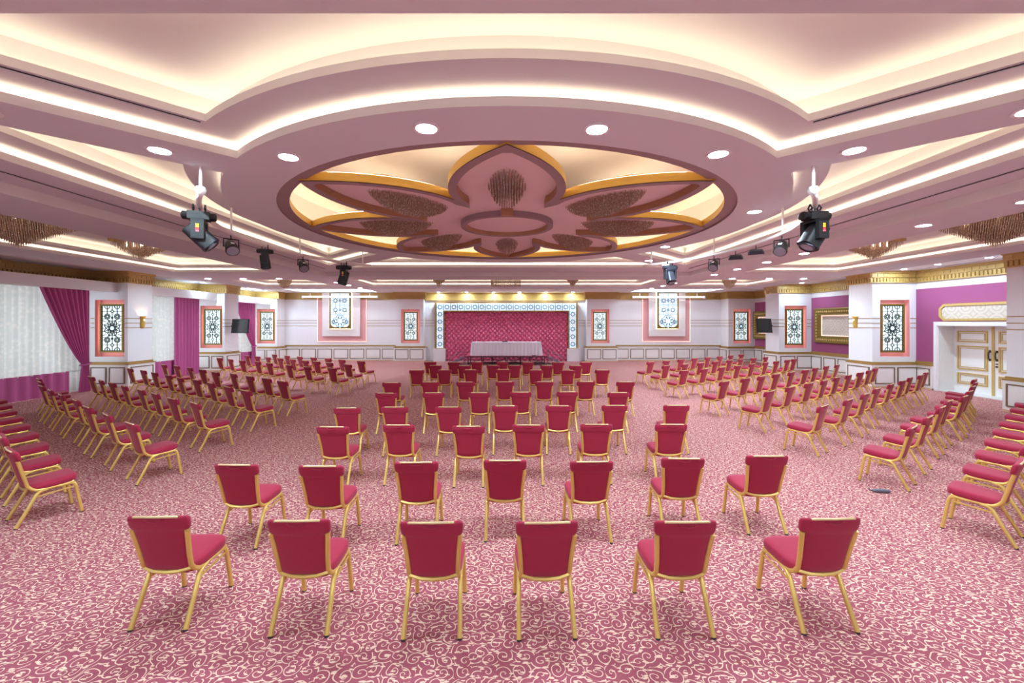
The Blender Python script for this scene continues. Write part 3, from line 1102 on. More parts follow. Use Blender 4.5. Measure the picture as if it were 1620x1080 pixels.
# --- wall screens: pink glowing border, white board, gold box with lit tracery
def wall_screen(px0, px1, label):
    c = bx((px0 + px1) / 2)
    t = thing('wall_screen', label, 'wall decoration', (c, YB, 0))
    pl = P((0, 0, 0), (1, 0, 0))
    hw = (px1 - px0) / 2 / F * 27.3
    zb = CH - 29.5 / F * 27.3
    top = ZA - 0.01
    pl.mb().box(-hw, hw, zb, top, 0.0, 0.05).build('pink_board', 'pink', t)
    ww = hw - 9.2 / F * 27.3
    wz = zb + 9 / F * 27.3
    pl.mb().box(-ww, ww, wz, top, 0.13, 0.20).build('white_board', 'plaster', t)
    lm = pl.mb()
    lm.box(-hw, -hw + 0.03, zb, top, 0.05, 0.07).box(hw - 0.03, hw, zb, top, 0.05, 0.07).box(-hw + 0.03, hw - 0.03, zb, zb + 0.03, 0.05, 0.07)
    lm.build('led_strip', 'led_pink', t)
    gw, gz = 16.7 / F * 27.3, zb + 21 / F * 27.3
    pl.mb().box(-gw, gw, gz, top, 0.26, 0.36).build('gold_box', 'antique_gold', t)
    lm = pl.mb()
    lm.box(-gw - 0.0, -gw + 0.04, gz, top, 0.21, 0.24).box(gw - 0.04, gw, gz, top, 0.21, 0.24).box(-gw + 0.04, gw - 0.04, gz, gz + 0.04, 0.21, 0.24)
    lm.build('led_strip', 'led', t)
    pw = gw - 0.10
    z1, z0 = top - 0.05, gz + 0.34
    # lit glass with a scalloped foot
    foot = []
    for i in range(13):
        a = PI * i / 12
        foot.append((-pw / 2 - pw / 2 * math.cos(a), z0 - 0.28 * math.sin(a) * 0.9))
    foot2 = [(-x, z) for x, z in reversed(foot)]
    poly = foot[:-1] + [(-0.06, z0 - 0.05), (0.0, z0 - 0.32), (0.06, z0 - 0.05)] + foot2[1:] + [(pw, z1), (-pw, z1)]
    pl.mb().prism(poly, 0.36, 0.375).build('lit_glass', 'tile_lit', t)
    mb = pl.mb()
    cz = z0 + 0.14
    for k in range(8):
        a = k * PI / 4
        a2 = a + PI / 8
        mb.path([(0.16 * math.cos(a2), cz + 0.16 * math.sin(a2)), (0.3 * math.cos(a2), cz + 0.3 * math.sin(a2))], 0.07, 0.375, 0.39)
        mb.path([(0.34 * math.cos(a), cz + 0.34 * math.sin(a)), (0.45 * math.cos(a2), cz + 0.42 * math.sin(a2)), (0.34 * math.cos(a + PI / 4), cz + 0.34 * math.sin(a + PI / 4))], 0.03, 0.375, 0.39)
    for sx in (-1, 1):
        for kz in (0.0, 0.72, 1.32):
            cc = (sx * pw * 0.5, cz + kz)
            rr = 0.2 if kz else 0.14
            if kz == 0:
                cc = (sx * pw * 0.74, cz - 0.05)
            mb.path(circle(rr * 0.55, 10, cc), 0.045, 0.375, 0.39, True)
            for k in range(8):
                a = k * PI / 4
                mb.bar((cc[0] + rr * 0.65 * math.cos(a), cc[1] + rr * 0.65 * math.sin(a)), (cc[0] + rr * 1.2 * math.cos(a), cc[1] + rr * 1.2 * math.sin(a)), 0.022, 0.375, 0.39)
    for kz in (0.45, 0.98, 1.06, 1.6):
        if cz + kz < z1:
            mb.bar((-pw, cz + kz), (pw, cz + kz), 0.022, 0.375, 0.39)
    mb.bar((0, cz + 0.36), (0, z1), 0.022, 0.375, 0.39)
    for kz in (0.72, 1.32):
        mb.path(circle(0.08, 4, (0, cz + kz)), 0.03, 0.375, 0.39, True)
    mb.build('tracery', 'tile_line', t)
    pl.mb().prism(circle(0.14, 18, (0, cz)), 0.375, 0.39).build('centre_disc', 'glass_lit', t)


wall_screen(502, 580, 'tall lit wall screen with pink border left of the stage')
wall_screen(1016, 1092, 'tall lit wall screen with pink border right of the stage')


# projector screen housings under the ceiling
def projector_housing(px0, px1, py, Y, label):
    x0, x1 = (px0 - VX) / F * Y, (px1 - VX) / F * Y
    z = CH + (VY - py) / F * Y
    t = thing('projector_screen', label, 'projector screen', ((x0 + x1) / 2, Y, z))
    h = (x1 - x0) / 2
    MB().box(-h + 0.04, h - 0.04, -0.06, 0.06, -0.055, 0.06).build('casing', 'rail_white', t)
    for s in (-1, 1):
        MB().box(s * h - 0.04, s * h + 0.04, -0.07, 0.07, -0.075, 0.075).build('end_cap', 'label_white', t)
        MB().box(s * h * 0.8 - 0.015, s * h * 0.8 + 0.015, -0.015, 0.015, 0.06, ZA - z).build('bracket', 'rail_white', t)


projector_housing(479, 597, 469.5, 26.78, 'rolled-up white projector screen casing in front of the left wall screen')
projector_housing(1001, 1114, 470, 26.78, 'rolled-up white projector screen casing in front of the right wall screen')

# --- stage portal: lit tile frame round a tufted panel
YS = YB
portal = thing('stage_portal', 'lit lattice tile frame round the tufted pink backdrop', 'stage frame', (bx(801), YS, 0))
PT = P((0, 0, 0), (1, 0, 0))
px2 = lambda p: (p - 801) / F * 27.3
pz = lambda p: CH + (VY - p) / F * 27.3
ox0, ox1, oz1, oz0 = px2(688.5), px2(913.5), pz(478), pz(551)
iw = 15.2 / F * 27.3
g = PT.mb()
d0, d1 = 0.0, 0.28
for a, b, c_, d_ in ((ox0, ox0 + iw, oz0, oz1), (ox1 - iw, ox1, oz0, oz1), (ox0 + iw, ox1 - iw, oz1 - iw, oz1)):
    g.box(a, b, c_, d_, d0, d1)
g.build('frame_body', 'gold_trim', portal)
ts = (ox1 - ox0 - 0.24) / 20.0
tiles = []
for i in range(20):
    tiles.append((ox0 + 0.12 + ts * (i + 0.5), oz1 - iw / 2))
nside = 5
zs0 = oz1 - iw / 2
th = (zs0 - ts / 2 - oz0 - 0.05) / nside
for i in range(nside):
    for xx in (ox0 + 0.12 + ts / 2, ox1 - 0.12 - ts / 2):
        tiles.append((xx, zs0 - ts / 2 - th * (i + 0.5)))
me_tile = MB(plane_m((0, 0, 0), (1, 0, 0), (0, 0, 1)))
hw = ts / 2 - 0.006
me_tile.box(-hw, hw, -th / 2 + 0.006, th / 2 - 0.006, 0.0, 0.02)
me_tile = me_tile.mesh('lattice_tile', 'tile_lit')
tr = MB(plane_m((0, 0, 0), (1, 0, 0), (0, 0, 1)))
tr.path(circle(0.11, 12), 0.04, 0.02, 0.03, True)
for k in range(8):
    a = k * PI / 4
    tr.bar((0.12 * math.cos(a), 0.12 * math.sin(a)), (0.155 * math.cos(a), 0.155 * math.sin(a)), 0.045, 0.02, 0.03)
for s in (-1, 1):
    tr.bar((s * hw, -0.2), (s * hw, 0.2), 0.03, 0.02, 0.03)
    tr.bar((s * 0.17, 0), (s * hw, 0), 0.024, 0.02, 0.03)
me_tr = tr.mesh('tracery', 'tile_line')
for x, z in tiles:
    o = link('lattice_tile', me_tile, portal)
    o.location = (x, -d1, z)
    link('tracery', me_tr, o)
for xx in (ox0 + iw / 2, ox1 - iw / 2):
    sg = 1 if xx < 0 else -1
    e0, e1 = sorted((xx - sg * (iw / 2 + 0.06), xx + sg * iw / 2))
    f0, f1 = sorted((xx + sg * iw / 2, xx + sg * (iw / 2 + 0.08)))
    PT.mb().box(e0, e1, 0.0, oz0, 0.0, 0.42).box(f0, f1, 0.0, oz0, 0.20, 0.42).build('plinth', 'plaster', portal)
# tufted backdrop: one padded panel with deep diamond tufts
back = thing('tufted_backdrop', 'pink diamond-tufted backdrop behind the stage table', 'padded panel', (bx(801), YS - 0.02, 0))
bw0, bw1, bz1 = ox0 + iw, ox1 - iw, oz1 - iw
tb = MB(plane_m((0, 0, 0), (1, 0, 0), (0, 0, 1)))
nx, nz = 27, 20
sx_, sz_ = (bw1 - bw0) / nx, bz1 / nz
bt = MB(plane_m((0, 0, 0), (1, 0, 0), (0, 0, 1)))
for j in range(nz + 1):
    for i in range(nx + 1):
        cx = bw0 + sx_ * (i + (0.5 if j % 2 else 0.0))
        cz = sz_ * j
        # diamond pad with a raised centre
        ring0 = [(cx + sx_ / 2, cz), (cx, cz + sz_), (cx - sx_ / 2, cz), (cx, cz - sz_)]
        ring0 = [(min(max(x, bw0), bw1), min(max(z, 0.0), bz1)) for x, z in ring0]
        def mixp(f):
            return [(cx + (x - cx) * f, cz + (z - cz) * f) for x, z in ring0]
        if not (bw0 - 0.01 <= cx <= bw1 + 0.01):
            continue
        rr = [[(x, z, 0.01) for x, z in ring0], [(x, z, 0.085) for x, z in mixp(0.72)], [(x, z, 0.13) for x, z in mixp(0.4)]]
        tb.loft([[p for p in r] for r in rr], caps=False)
        tb.add([(x, z, 0.13) for x, z in mixp(0.4)] + [(min(max(cx, bw0), bw1), min(cz, bz1), 0.145)], [(0, 1, 4), (1, 2, 4), (2, 3, 4), (3, 0, 4)])
        bt.prism(circle(0.026, 6, (min(cx + sx_ / 2, bw1), min(cz, bz1))), 0.0, 0.035)
tb.box(bw0, bw1, 0.0, bz1, 0.0, 0.012)
stuff(tb.build('tufts', 'tuft', back, smooth=True))
stuff(bt.build('buttons', 'button', back))

# --- left wall with window bays
struct(MB().box(XL - 0.25, XL, YF, 11.0, 0, ZA + 0.1).build('wall_left', 'plaster'), 'white window wall with gold cornice')
wl = bpy.data.objects['wall_left']
WLp = P((XL, 0, 0), (0, 1, 0))
cornice(WLp, YF, 16.0, wl)
bays = [(11.0, 16.0), (17.1, 21.5), (22.6, 26.4)]
for i, (y0, y1) in enumerate(bays):
    if i:
        cornice(WLp, y0, y1, wl)
    MB().box(XL - 0.25, XL, y0, y1, 3.62, ZA + 0.1).build('lintel', 'plaster', wl)
    MB().box(XL - 0.25, XL - 0.05, y0, y1, 0.0, 0.30).build('sill_wall', 'plaster', wl)
    MB().box(XL, XL + 1.0, y0, y1, 3.62, 3.99).build('pelmet', 'plaster', wl)
    if i < 2:
        MB().box(XL - 0.25, XL, y1, y1 + 1.1, 0, ZA + 0.1).build('pier', 'plaster', wl)
    w = bpy.data.objects.new(f'window_{i + 1}', None)
    C.objects.link(w)
    struct(w)
    fr = MB(plane_m((XL - 0.15, 0, 0), (0, 1, 0), (0, 0, 1)))
    fr.frame(y0, y1, 0.30, 3.62, 0.08, 0.0, 0.06)
    n = 4
    for k in range(1, n):
        yy = y0 + (y1 - y0) * k / n
        fr.box(yy - 0.03, yy + 0.03, 0.38, 3.54, 0.0, 0.06)
    fr.build('window_frame', 'plaster', w)
    ad = bpy.data.lights.new('window_daylight', 'AREA')
    ad.shape = 'RECTANGLE'
    ad.size, ad.size_y = (y1 - y0), 3.2
    ad.energy = 6 * (y1 - y0)
    ad.color = (0.86, 0.93, 1.0)
    ao = bpy.data.objects.new('window_daylight', ad)
    C.objects.link(ao)
    ao.location = (XL - 0.6, (y0 + y1) / 2, 1.95)
    ao.rotation_euler = (0, -PI / 2, 0)
    ao.parent = w
struct(MB().box(XL - 0.25, XL, 26.4, YB + 0.2, 0, ZA + 0.1).build('pier', 'plaster', wl))


def pleats(y0, y1, z0, z1, x, amp, n, seed, name, mt, parent, wfun=None, segs=10, nv=14):
    rnd = random.Random(seed)
    ph = [rnd.uniform(-0.5, 0.5) for _ in range(n + 2)]
    am = [rnd.uniform(0.6, 1.2) for _ in range(n + 2)]
    nu = n * segs
    vs_, fs_ = [], []
    for j in range(nv + 1):
        v = j / nv
        z = z0 + (z1 - z0) * v
        for i in range(nu + 1):
            u = i / nu
            k = u * n
            ki = int(k)
            amp_ = amp * (am[ki] * (1 - (k - ki)) + am[min(ki + 1, n)] * (k - ki))
            dx = amp_ * math.sin(2 * PI * k + ph[ki] * 0.6 * math.sin(PI * (k - ki)))
            if wfun:
                ya, yb_, sc = wfun(v)
            else:
                ya, yb_, sc = y0, y1, 1.0
            vs_.append((x + dx * sc, ya + (yb_ - ya) * u, z))
    for j in range(nv):
        for i in range(nu):
            a = j * (nu + 1) + i
            fs_.append((a, a + 1, a + nu + 2, a + nu + 1))
    mb = MB().add(vs_, fs_)
    return mb.build(name, mt, parent, smooth=True)


XC = -15.25
# sheers
sn = ['nearest the camera, with a wide purple hem', 'in the middle window bay', 'in the far window bay']
for i, (y0, y1) in enumerate(bays):
    t = thing('sheer_curtain', f'cream sheer curtain {sn[i]}', 'curtain', (XC, y0, 0), 0, 'sheer curtains')
    L_ = y1 - y0 - 0.8
    pleats(0.02, L_ - 0.03, 0.74, 3.64, 0.0, 0.045, int(L_ * 5), 3 + i, 'sheer_cloth', 'sheer', t, nv=4)
    hem_end = L_ - 0.66 if i == 0 else L_ - 0.5
    pleats(0.02, hem_end, 0.02, 0.78, 0.06, 0.05, int(hem_end * 3), 13 + i, 'purple_hem', 'velvet_purple', t, nv=3)
    if hem_end < L_:
        pleats(hem_end - 0.1, L_ - 0.03, 0.03, 0.8, -0.05, 0.04, 4, 23 + i, 'sheer_foot', 'sheer', t, nv=2)


# drapes: two tied back, one hanging straight
def tied(width, ztie, tie_w, base_y):
    def wf(v):
        z = v
        zt_ = ztie
        if z >= zt_:
            k = (z - zt_) / (1 - zt_)
            k2 = k ** 0.8
            return base_y - tie_w - (width - tie_w) * k2, base_y, 0.5 + 0.5 * k2
        k = (zt_ - z) / zt_
        return base_y - tie_w - 0.10 * k ** 0.7, base_y + 0.04 * k, 0.5 + 0.3 * k
    return wf


t = thing('drape', 'purple velvet drape tied back beside the first window pillar', 'curtain', (XC + 0.24, 15.06, 0), 0, 'purple drapes')
pleats(0, 1, 0.02, 3.63, 0.0, 0.07, 9, 41, 'drape_cloth', 'velvet_purple', t, tied(1.62, 0.27, 0.26, 0.0), nv=30)
MB().tube([(0.10 * math.cos(a), -0.13 + 0.17 * math.sin(a), 0.99 + 0.03 * math.sin(a)) for a in [2 * PI * i / 16 for i in range(16)]], 0.03, 6, True).build('tieback', 'velvet_purple', t, True)
t = thing('drape', 'purple velvet drape hanging straight in the middle window bay', 'curtain', (XC + 0.24, 20.45, 0), 0, 'purple drapes')
pleats(-1.55, 0.0, 0.02, 3.63, 0.0, 0.07, 8, 42, 'drape_cloth', 'velvet_purple', t, nv=4)
t = thing('drape', 'purple velvet drape tied back in the far window bay', 'curtain', (XC + 0.24, 25.0, 0), 0, 'purple drapes')
pleats(0, 1, 0.02, 3.63, 0.0, 0.07, 9, 43, 'drape_cloth', 'velvet_purple', t, tied(1.9, 0.30, 0.3, 0.0), nv=24)
MB().tube([(0.10 * math.cos(a), -0.15 + 0.19 * math.sin(a), 1.08 + 0.03 * math.sin(a)) for a in [2 * PI * i / 16 for i in range(16)]], 0.03, 6, True).build('tieback', 'velvet_purple', t, True)

# --- right wall: magenta bays, double door, framed brocade panels
WR = P((XR, 0, 0), (0, -1, 0))
DY0, DY1, DZ = 12.70, 15.20, 2.36
wr = struct(MB().box(XR, XR + 0.25, YF, DY0, 0, ZA + 0.1).box(XR, XR + 0.25, DY1, YB + 0.2, 0, ZA + 0.1).box(XR, XR + 0.25, DY0, DY1, DZ, ZA + 0.1).build('wall_right', 'plaster'), 'magenta wall with gold cornice and white panelling')
rb = [(YF, 10.6), (11.7, 16.0), (17.1, 21.5), (22.6, 26.4)]
for i, (y0, y1) in enumerate(rb):
    cornice(WR, -y1, -y0, wr)
    segs = [(y0, y1)] if i != 1 else [(y0, DY0 - 0.12), (DY1 + 0.12, y1)]
    for a, b in segs:
        MB().box(XR - 0.02, XR, a, b, ZDADO + 0.12, 3.74).build('magenta_panel', 'magenta_wall', wr)
        MB().box(XR - 0.10, XR, a, b, 0.0, ZDADO - 0.03).build('wainscot', 'white_wood', wr)
        MB().box(XR - 0.14, XR, a, b, ZDADO - 0.03, ZDADO + 0.01).build('dado_ledge', 'gold_trim', wr)
        MB().box(XR - 0.05, XR, a, b, ZDADO + 0.01, ZDADO + 0.12).build('dado_rail', 'gold_trim', wr)
        MB().box(XR - 0.115, XR, a, b, 0.0, 0.06).build('skirting', 'base_beige', wr)
        if i:
            n = max(1, round((b - a) / 0.95))
            w = (b - a) / n
            for k in range(n):
                wainscot_panel(P((XR - 0.10, 0, 0), (0, -1, 0)), -(a + w * (k + 1)) + 0.07, -(a + w * k) - 0.07, 0.15, ZDADO - 0.12, wr)
    if i == 1:
        MB().box(XR - 0.02, XR, DY0 - 0.12, DY1 + 0.12, DZ + 0.14, 3.74).build('magenta_panel', 'magenta_wall', wr)

door = bpy.data.objects.new('door_1', None)
C.objects.link(door)
struct(door, 'white double door with gold mouldings set back in the magenta wall')
rd = 0.62
MB().box(XR - 0.02, XR + rd, DY1 - 0.02, DY1 + 0.1, 0, DZ + 0.02).box(XR - 0.02, XR + rd, DY0 - 0.1, DY0 + 0.02, 0, DZ + 0.02).build('jamb', 'white_wood', door)
MB().box(XR - 0.02, XR + rd, DY0, DY1, DZ - 0.02, DZ + 0.08).build('head', 'plaster', door)
MB().box(XR, XR + rd, DY0, DY1, 0.0, 0.025).build('threshold', 'label_white', door)
cs = MB()
cs.box(XR - 0.05, XR + 0.0, DY1, DY1 + 0.12, 0.0, DZ + 0.14).box(XR - 0.05, XR, DY0 - 0.12, DY0, 0, DZ + 0.14).box(XR - 0.05, XR, DY0, DY1, DZ, DZ + 0.14)
cs.build('casing', 'plaster', door)
DX = XR + rd - 0.06
ymid = (DY0 + DY1) / 2
for s, (a, b) in enumerate(((ymid + 0.02, DY1), (DY0, ymid - 0.02))):
    leaf = MB().box(DX, DX + 0.06, a, b, 0.025, DZ).build('door_leaf', 'white_wood', door)
    pl = P((DX, 0, 0), (0, -1, 0))
    for v0, v1 in ((1.78, 2.18), (0.82, 1.66), (0.30, 0.70)):
        mb = pl.mb().frame(-b + 0.14, -a - 0.14, v0, v1, 0.045, 0.0, 0.03).frame(-b + 0.22, -a - 0.22, v0 + 0.08, v1 - 0.08, 0.02, 0.0, 0.02)
        mb.build('gold_moulding', 'gold', leaf)
    yh = (a + 0.08) if s == 0 else (b - 0.08)
    hd = MB().tube([(DX - 0.005, yh, 1.22), (DX - 0.05, yh, 1.25), (DX - 0.06, yh, 1.36), (DX - 0.05, yh, 1.47), (DX - 0.005, yh, 1.50)], 0.02, 8)
    hd.box(DX - 0.02, DX, yh - 0.03, yh + 0.03, 1.18, 1.26).box(DX - 0.02, DX, yh - 0.03, yh + 0.03, 1.46, 1.54)
    hd.build('door_handle', 'bronze', leaf)
    if s:
        MB().box(DX - 0.03, DX, yh - 0.025, yh + 0.025, 0.98, 1.03).box(DX - 0.02, DX, yh - 0.03, yh + 0.03, 1.08, 1.11).build('lock', 'bronze', leaf)
MB().box(DX - 0.03, DX + 0.06, ymid - 0.035, ymid + 0.035, 0.03, DZ).build('meeting_stile', 'gold', door)

# octagonal panel above the door
t = thing('overdoor_panel', 'long octagonal gold-framed brocade panel above the door', 'wall panel', (XR - 0.02, 13.8, 2.53))
c_ = 0.16
hl, hh = 1.32, 0.60
def octa(d):
    return [(-hl + d, c_ + d * 0.4), (-hl + c_ + d * 0.4, d), (hl - c_ - d * 0.4, d), (hl - d, c_ + d * 0.4), (hl - d, hh - c_ - d * 0.4), (hl - c_ - d * 0.4, hh - d), (-hl + c_ + d * 0.4, hh - d), (-hl + d, hh - c_ - d * 0.4)]
om = MB(plane_m((0, 0, 0), (0, -1, 0), (0, 0, 1)))
o0, o1 = octa(0), octa(0.08)
om.loopwall(o0, 0.0, 0.05).loopwall(o1, 0.02, 0.05).ribbon(o0, o1, 0.05)
om.build('frame', 'gold', t)
MB(plane_m((0, 0, 0), (0, -1, 0), (0, 0, 1))).prism(o1, 0.0, 0.02).build('brocade', 'brocade', t)


def wall_frame(yc, label):
    t = thing('framed_panel', label, 'framed panel', (XR - 0.02, yc, 1.48), 0, 'gold frames on the magenta wall')
    pm = plane_m((0, 0, 0), (0, -1, 0), (0, 0, 1))
    a, b = 1.86, 1.70
    fr = MB(pm)
    # sloping carved frame: outer edge proud, inner edge deeper
    def rc(d):
        return [(-a + d, d), (a - d, d), (a - d, b - d), (-a + d, b - d)]
    fr.loopwall(rc(0), 0.0, 0.16).ribbon(rc(0), rc(0.05), 0.16, 0.18).ribbon(rc(0.05), rc(0.30), 0.18, 0.14).ribbon(rc(0.30), rc(0.34), 0.14, 0.16).loopwall(rc(0.34), 0.0, 0.16)
    fr.build('carved_frame', 'antique_gold', t)
    st = MB(pm)
    for k in range(26):
        u = -a + 0.2 + (2 * a - 0.4) * k / 25
        for vv in (0.17, b - 0.17):
            st.prism(circle(0.05, 6, (u, vv)), 0.15, 0.185)
    for k in range(1, 9):
        vv = 0.17 + (b - 0.34) * k / 9
        for u in (-a + 0.17, a - 0.17):
            st.prism(circle(0.05, 6, (u, vv)), 0.15, 0.185)
    stuff(st.build('carving', 'gold', t))
    MB(pm).box(-a + 0.3, a - 0.3, 0.3, b - 0.3, 0.0, 0.03).build('brocade', 'brocade', t)
    MB(pm).frame(-a + 0.35, a - 0.35, 0.35, b - 0.35, 0.03, 0.035, 0.05).build('led_strip', 'led_pink', t)


wall_frame(19.25, 'wide carved gold frame with brocade between the two magenta-wall pillars')
wall_frame(24.45, 'carved gold frame behind the right-hand television')


# --- wall lamps and televisions on the pillars
def wall_lamp(x, y, side, label):
    t = thing('wall_lamp', label, 'wall lamp', (x, y, 2.26), 0, 'gold wall lamps')
    s = -side      # direction into the room
    half_ = MB()
    n = 10
    prof = [(0.0, 0.055), (0.15, 0.075), (0.32, 0.06), (0.46, 0.10)]
    rings = []
    for z, r in prof:
        rings.append([(s * (0.02 + r * math.sin(PI * i / n) * 1.3), r * 1.1 * math.cos(PI * i / n), z) for i in range(n + 1)])
    half_.loft(rings, caps=False)
    half_.add([p for p in rings[0]], [tuple(range(n + 1))])
    half_.build('shade', 'gold_bright', t, True)
    MB().box(min(0, s * 0.02), max(0, s * 0.02), -0.08, 0.08, 0.0, 0.46).build('back_plate', 'gold', t)
    MB().tube([(s * 0.07, 0, 0.22), (s * 0.07, 0, 0.36)], 0.03, 8).build('bulb', 'lamp_small', t)


mat('lamp_small', (255, 226, 190), 0.5, emit=140.0)
wall_lamp(XPL, 16.62, -1, 'gold wall lamp on the first left pillar')
wall_lamp(XPR, 16.75, 1, 'gold wall lamp on the right pillar by the door bay')


def television(x, y, z, rz, tilt, label, wx, wy):
    t = thing('television', label, 'television', (x, y, z), rz, 'televisions on the pillars')
    r = Matrix.Rotation(tilt, 4, 'X')
    r = Matrix.Translation((0, 0, 0)) @ r
    MB(r).box(-0.55, 0.55, 0.0, 0.05, -0.37, 0.37).build('casing', 'black', t)
    MB(r).box(-0.52, 0.52, -0.008, 0.0, -0.33, 0.34).build('screen', 'screen', t)
    MB(r).box(-0.55, 0.55, -0.012, 0.0, -0.37, -0.335).build('lower_bezel', 'black', t)
    inv = Matrix.Rotation(-rz, 4, 'Z')
    a = inv @ Vector((wx - x, wy - y, 0))
    MB().tube([(0, 0.05, 0), ((a.x) * 0.5, a.y * 0.5 + 0.12, 0.02), (a.x, a.y, 0.0)], 0.03, 8).build('bracket_arm', 'dark_metal', t)


television(-13.86, 21.75, 2.30, math.radians(-16), math.radians(-6), 'flat black television on the left pillar bracket', XPL, 22.0)
television(13.37, 21.75, 2.32, math.radians(22), math.radians(-6), 'flat black television on the right pillar bracket', XPR, 22.0)

# ------------------------------------------------------------------ stage table and riser
TX = bx(801, 24.8)
t = thing('stage_riser', 'low folding stage platform with red top before the backdrop', 'stage', (TX, 24.6, 0))
MB().box(-2.45, 2.45, 0.0, 2.0, 0.44, 0.50).build('platform_edge', 'dark_metal', t)
MB().box(-2.44, 2.44, 0.01, 1.99, 0.50, 0.515).build('platform_top', 'stage_red', t)
for x in (-2.25, -1.45, -0.85, -0.05, 0.05, 0.85, 1.45, 2.25):
    for y in (0.12, 1.85):
        MB().tube([(x, y, 0.0), (x, y, 0.44)], 0.025, 8).build('leg', 'dark_metal', t)
for x0_, x1_ in ((-2.25, -1.45), (-0.85, -0.05), (0.05, 0.85), (1.45, 2.25)):
    MB().tube([(x0_, 0.12, 0.08), (x1_, 0.12, 0.36)], 0.018, 6).build('brace', 'dark_metal', t)
    MB().tube([(x0_, 0.12, 0.36), (x1_, 0.12, 0.08)], 0.018, 6).build('brace', 'dark_metal', t)
    MB().tube([(x0_, 0.12, 0.06), (x1_, 0.12, 0.06)], 0.02, 6).build('cross_bar', 'dark_metal', t)
for s, lab in ((-1, 'left'), (1, 'right')):
    st = thing('stage_steps', f'grey metal step unit at the {lab} end of the stage platform', 'steps', (TX + s * 2.48, 24.8, 0), 0, 'stage steps')
    for k in range(3):
        x0_, x1_ = sorted((s * (0.03 + 0.28 * k), s * (0.31 + 0.28 * k)))
        MB().box(x0_, x1_, 0.0, 0.9, 0.36 - 0.14 * k, 0.40 - 0.14 * k).build('step', 'grey_metal', st)
    for y in (0.0, 0.9):
        MB().tube([(s * 0.05, y, 0.0), (s * 0.05, y, 0.82), (s * 0.87, y, 0.42), (s * 0.87, y, 0.0)], 0.018, 6).build('handrail', 'grey_metal', st)
        MB().tube([(s * 0.05, y, 0.34), (s * 0.87, y, 0.02)], 0.02, 6).build('stringer', 'grey_metal', st)

t = thing('stage_table', 'long stage table under a white pleated cloth', 'table', (TX, 24.95, 0.515))
W2, D2, H2 = 2.08, 0.8, 0.80
rim = []
seg = []
per = [(-W2, 0.0), (W2, 0.0), (W2, D2), (-W2, D2)]
pts = []
for i in range(4):
    a, b = Vector(per[i]), Vector(per[(i + 1) % 4])
    L_ = (b - a).length
    n = int(L_ / 0.03)
    nn = Vector(((b - a).y, -(b - a).x)).normalized()
    for k in range(n):
        pts.append((a + (b - a) * k / n, nn, (a - b).length * k / n))
rings = []
for z, am, ex in ((0.0, 0.030, 0.055), (0.35, 0.026, 0.035), (0.70, 0.014, 0.012), (0.785, 0.0, 0.0)):
    rings.append([(p.x + nn.x * (ex + am * math.sin(s * 2 * PI / 0.21)), p.y + nn.y * (ex + am * math.sin(s * 2 * PI / 0.21)), z) for p, nn, s in pts])
rings.append([(p.x * 0.995, p.y * 0.99 + 0.004, H2) for p, nn, s in pts])
MB().loft(rings, caps=False).build('cloth_skirt', 'cloth_white', t, 50)
MB().box(-W2 + 0.01, W2 - 0.01, 0.005, D2 - 0.005, H2 - 0.03, H2).build('cloth_top', 'cloth_white', t)
t = thing('conference_microphone', 'small dark microphone base on the white stage table', 'microphone', (TX - 0.08, 25.25, 0.515 + H2))
MB().box(-0.16, 0.16, -0.06, 0.06, 0.0, 0.05).build('base', 'black', t)
MB().tube([(0.05, 0, 0.05), (0.05, -0.01, 0.10), (0.04, -0.03, 0.13)], 0.008, 6).build('gooseneck', 'dark_metal', t)
t = thing('cable_box', 'small dark cable box at the stage platform edge', 'cable box', (TX + 1.62, 24.7, 0.515))
MB().box(-0.11, 0.11, -0.04, 0.04, 0.0, 0.045).build('box_body', 'black', t)
MB().tube([(0.11, 0, 0.02), (0.2, 0.02, 0.012), (0.28, -0.02, 0.012)], 0.008, 6).build('cable', 'black', t)

# connector lying on the carpet at right
t = thing('cable_connector', 'small grey cable connector lying on the carpet at right', 'cable', (5.42, 6.06, 0), math.radians(-8))
MB().loft([[(x, 0.032 * math.cos(a) * w, 0.028 + 0.026 * math.sin(a) * w) for a in [2 * PI * i / 10 for i in range(10)]] for x, w in ((-0.12, 0.5), (-0.09, 0.9), (0.02, 1.0), (0.08, 0.9), (0.11, 0.4))]).build('connector_body', 'grey_metal', t, 50)
MB().tube([(-0.12, 0, 0.02), (-0.15, 0.02, 0.03), (-0.14, 0.04, 0.05)], 0.008, 6).build('cable_end', 'rubber', t)

# ------------------------------------------------------------------ lighting rails and stage lights
RR, ZR = 5.2, CH + 1.66


def rail_pt(side, y):
    x = math.sqrt(max(RR * RR - (y - CY) ** 2, 0))
    return Vector((side * x, y, ZR))


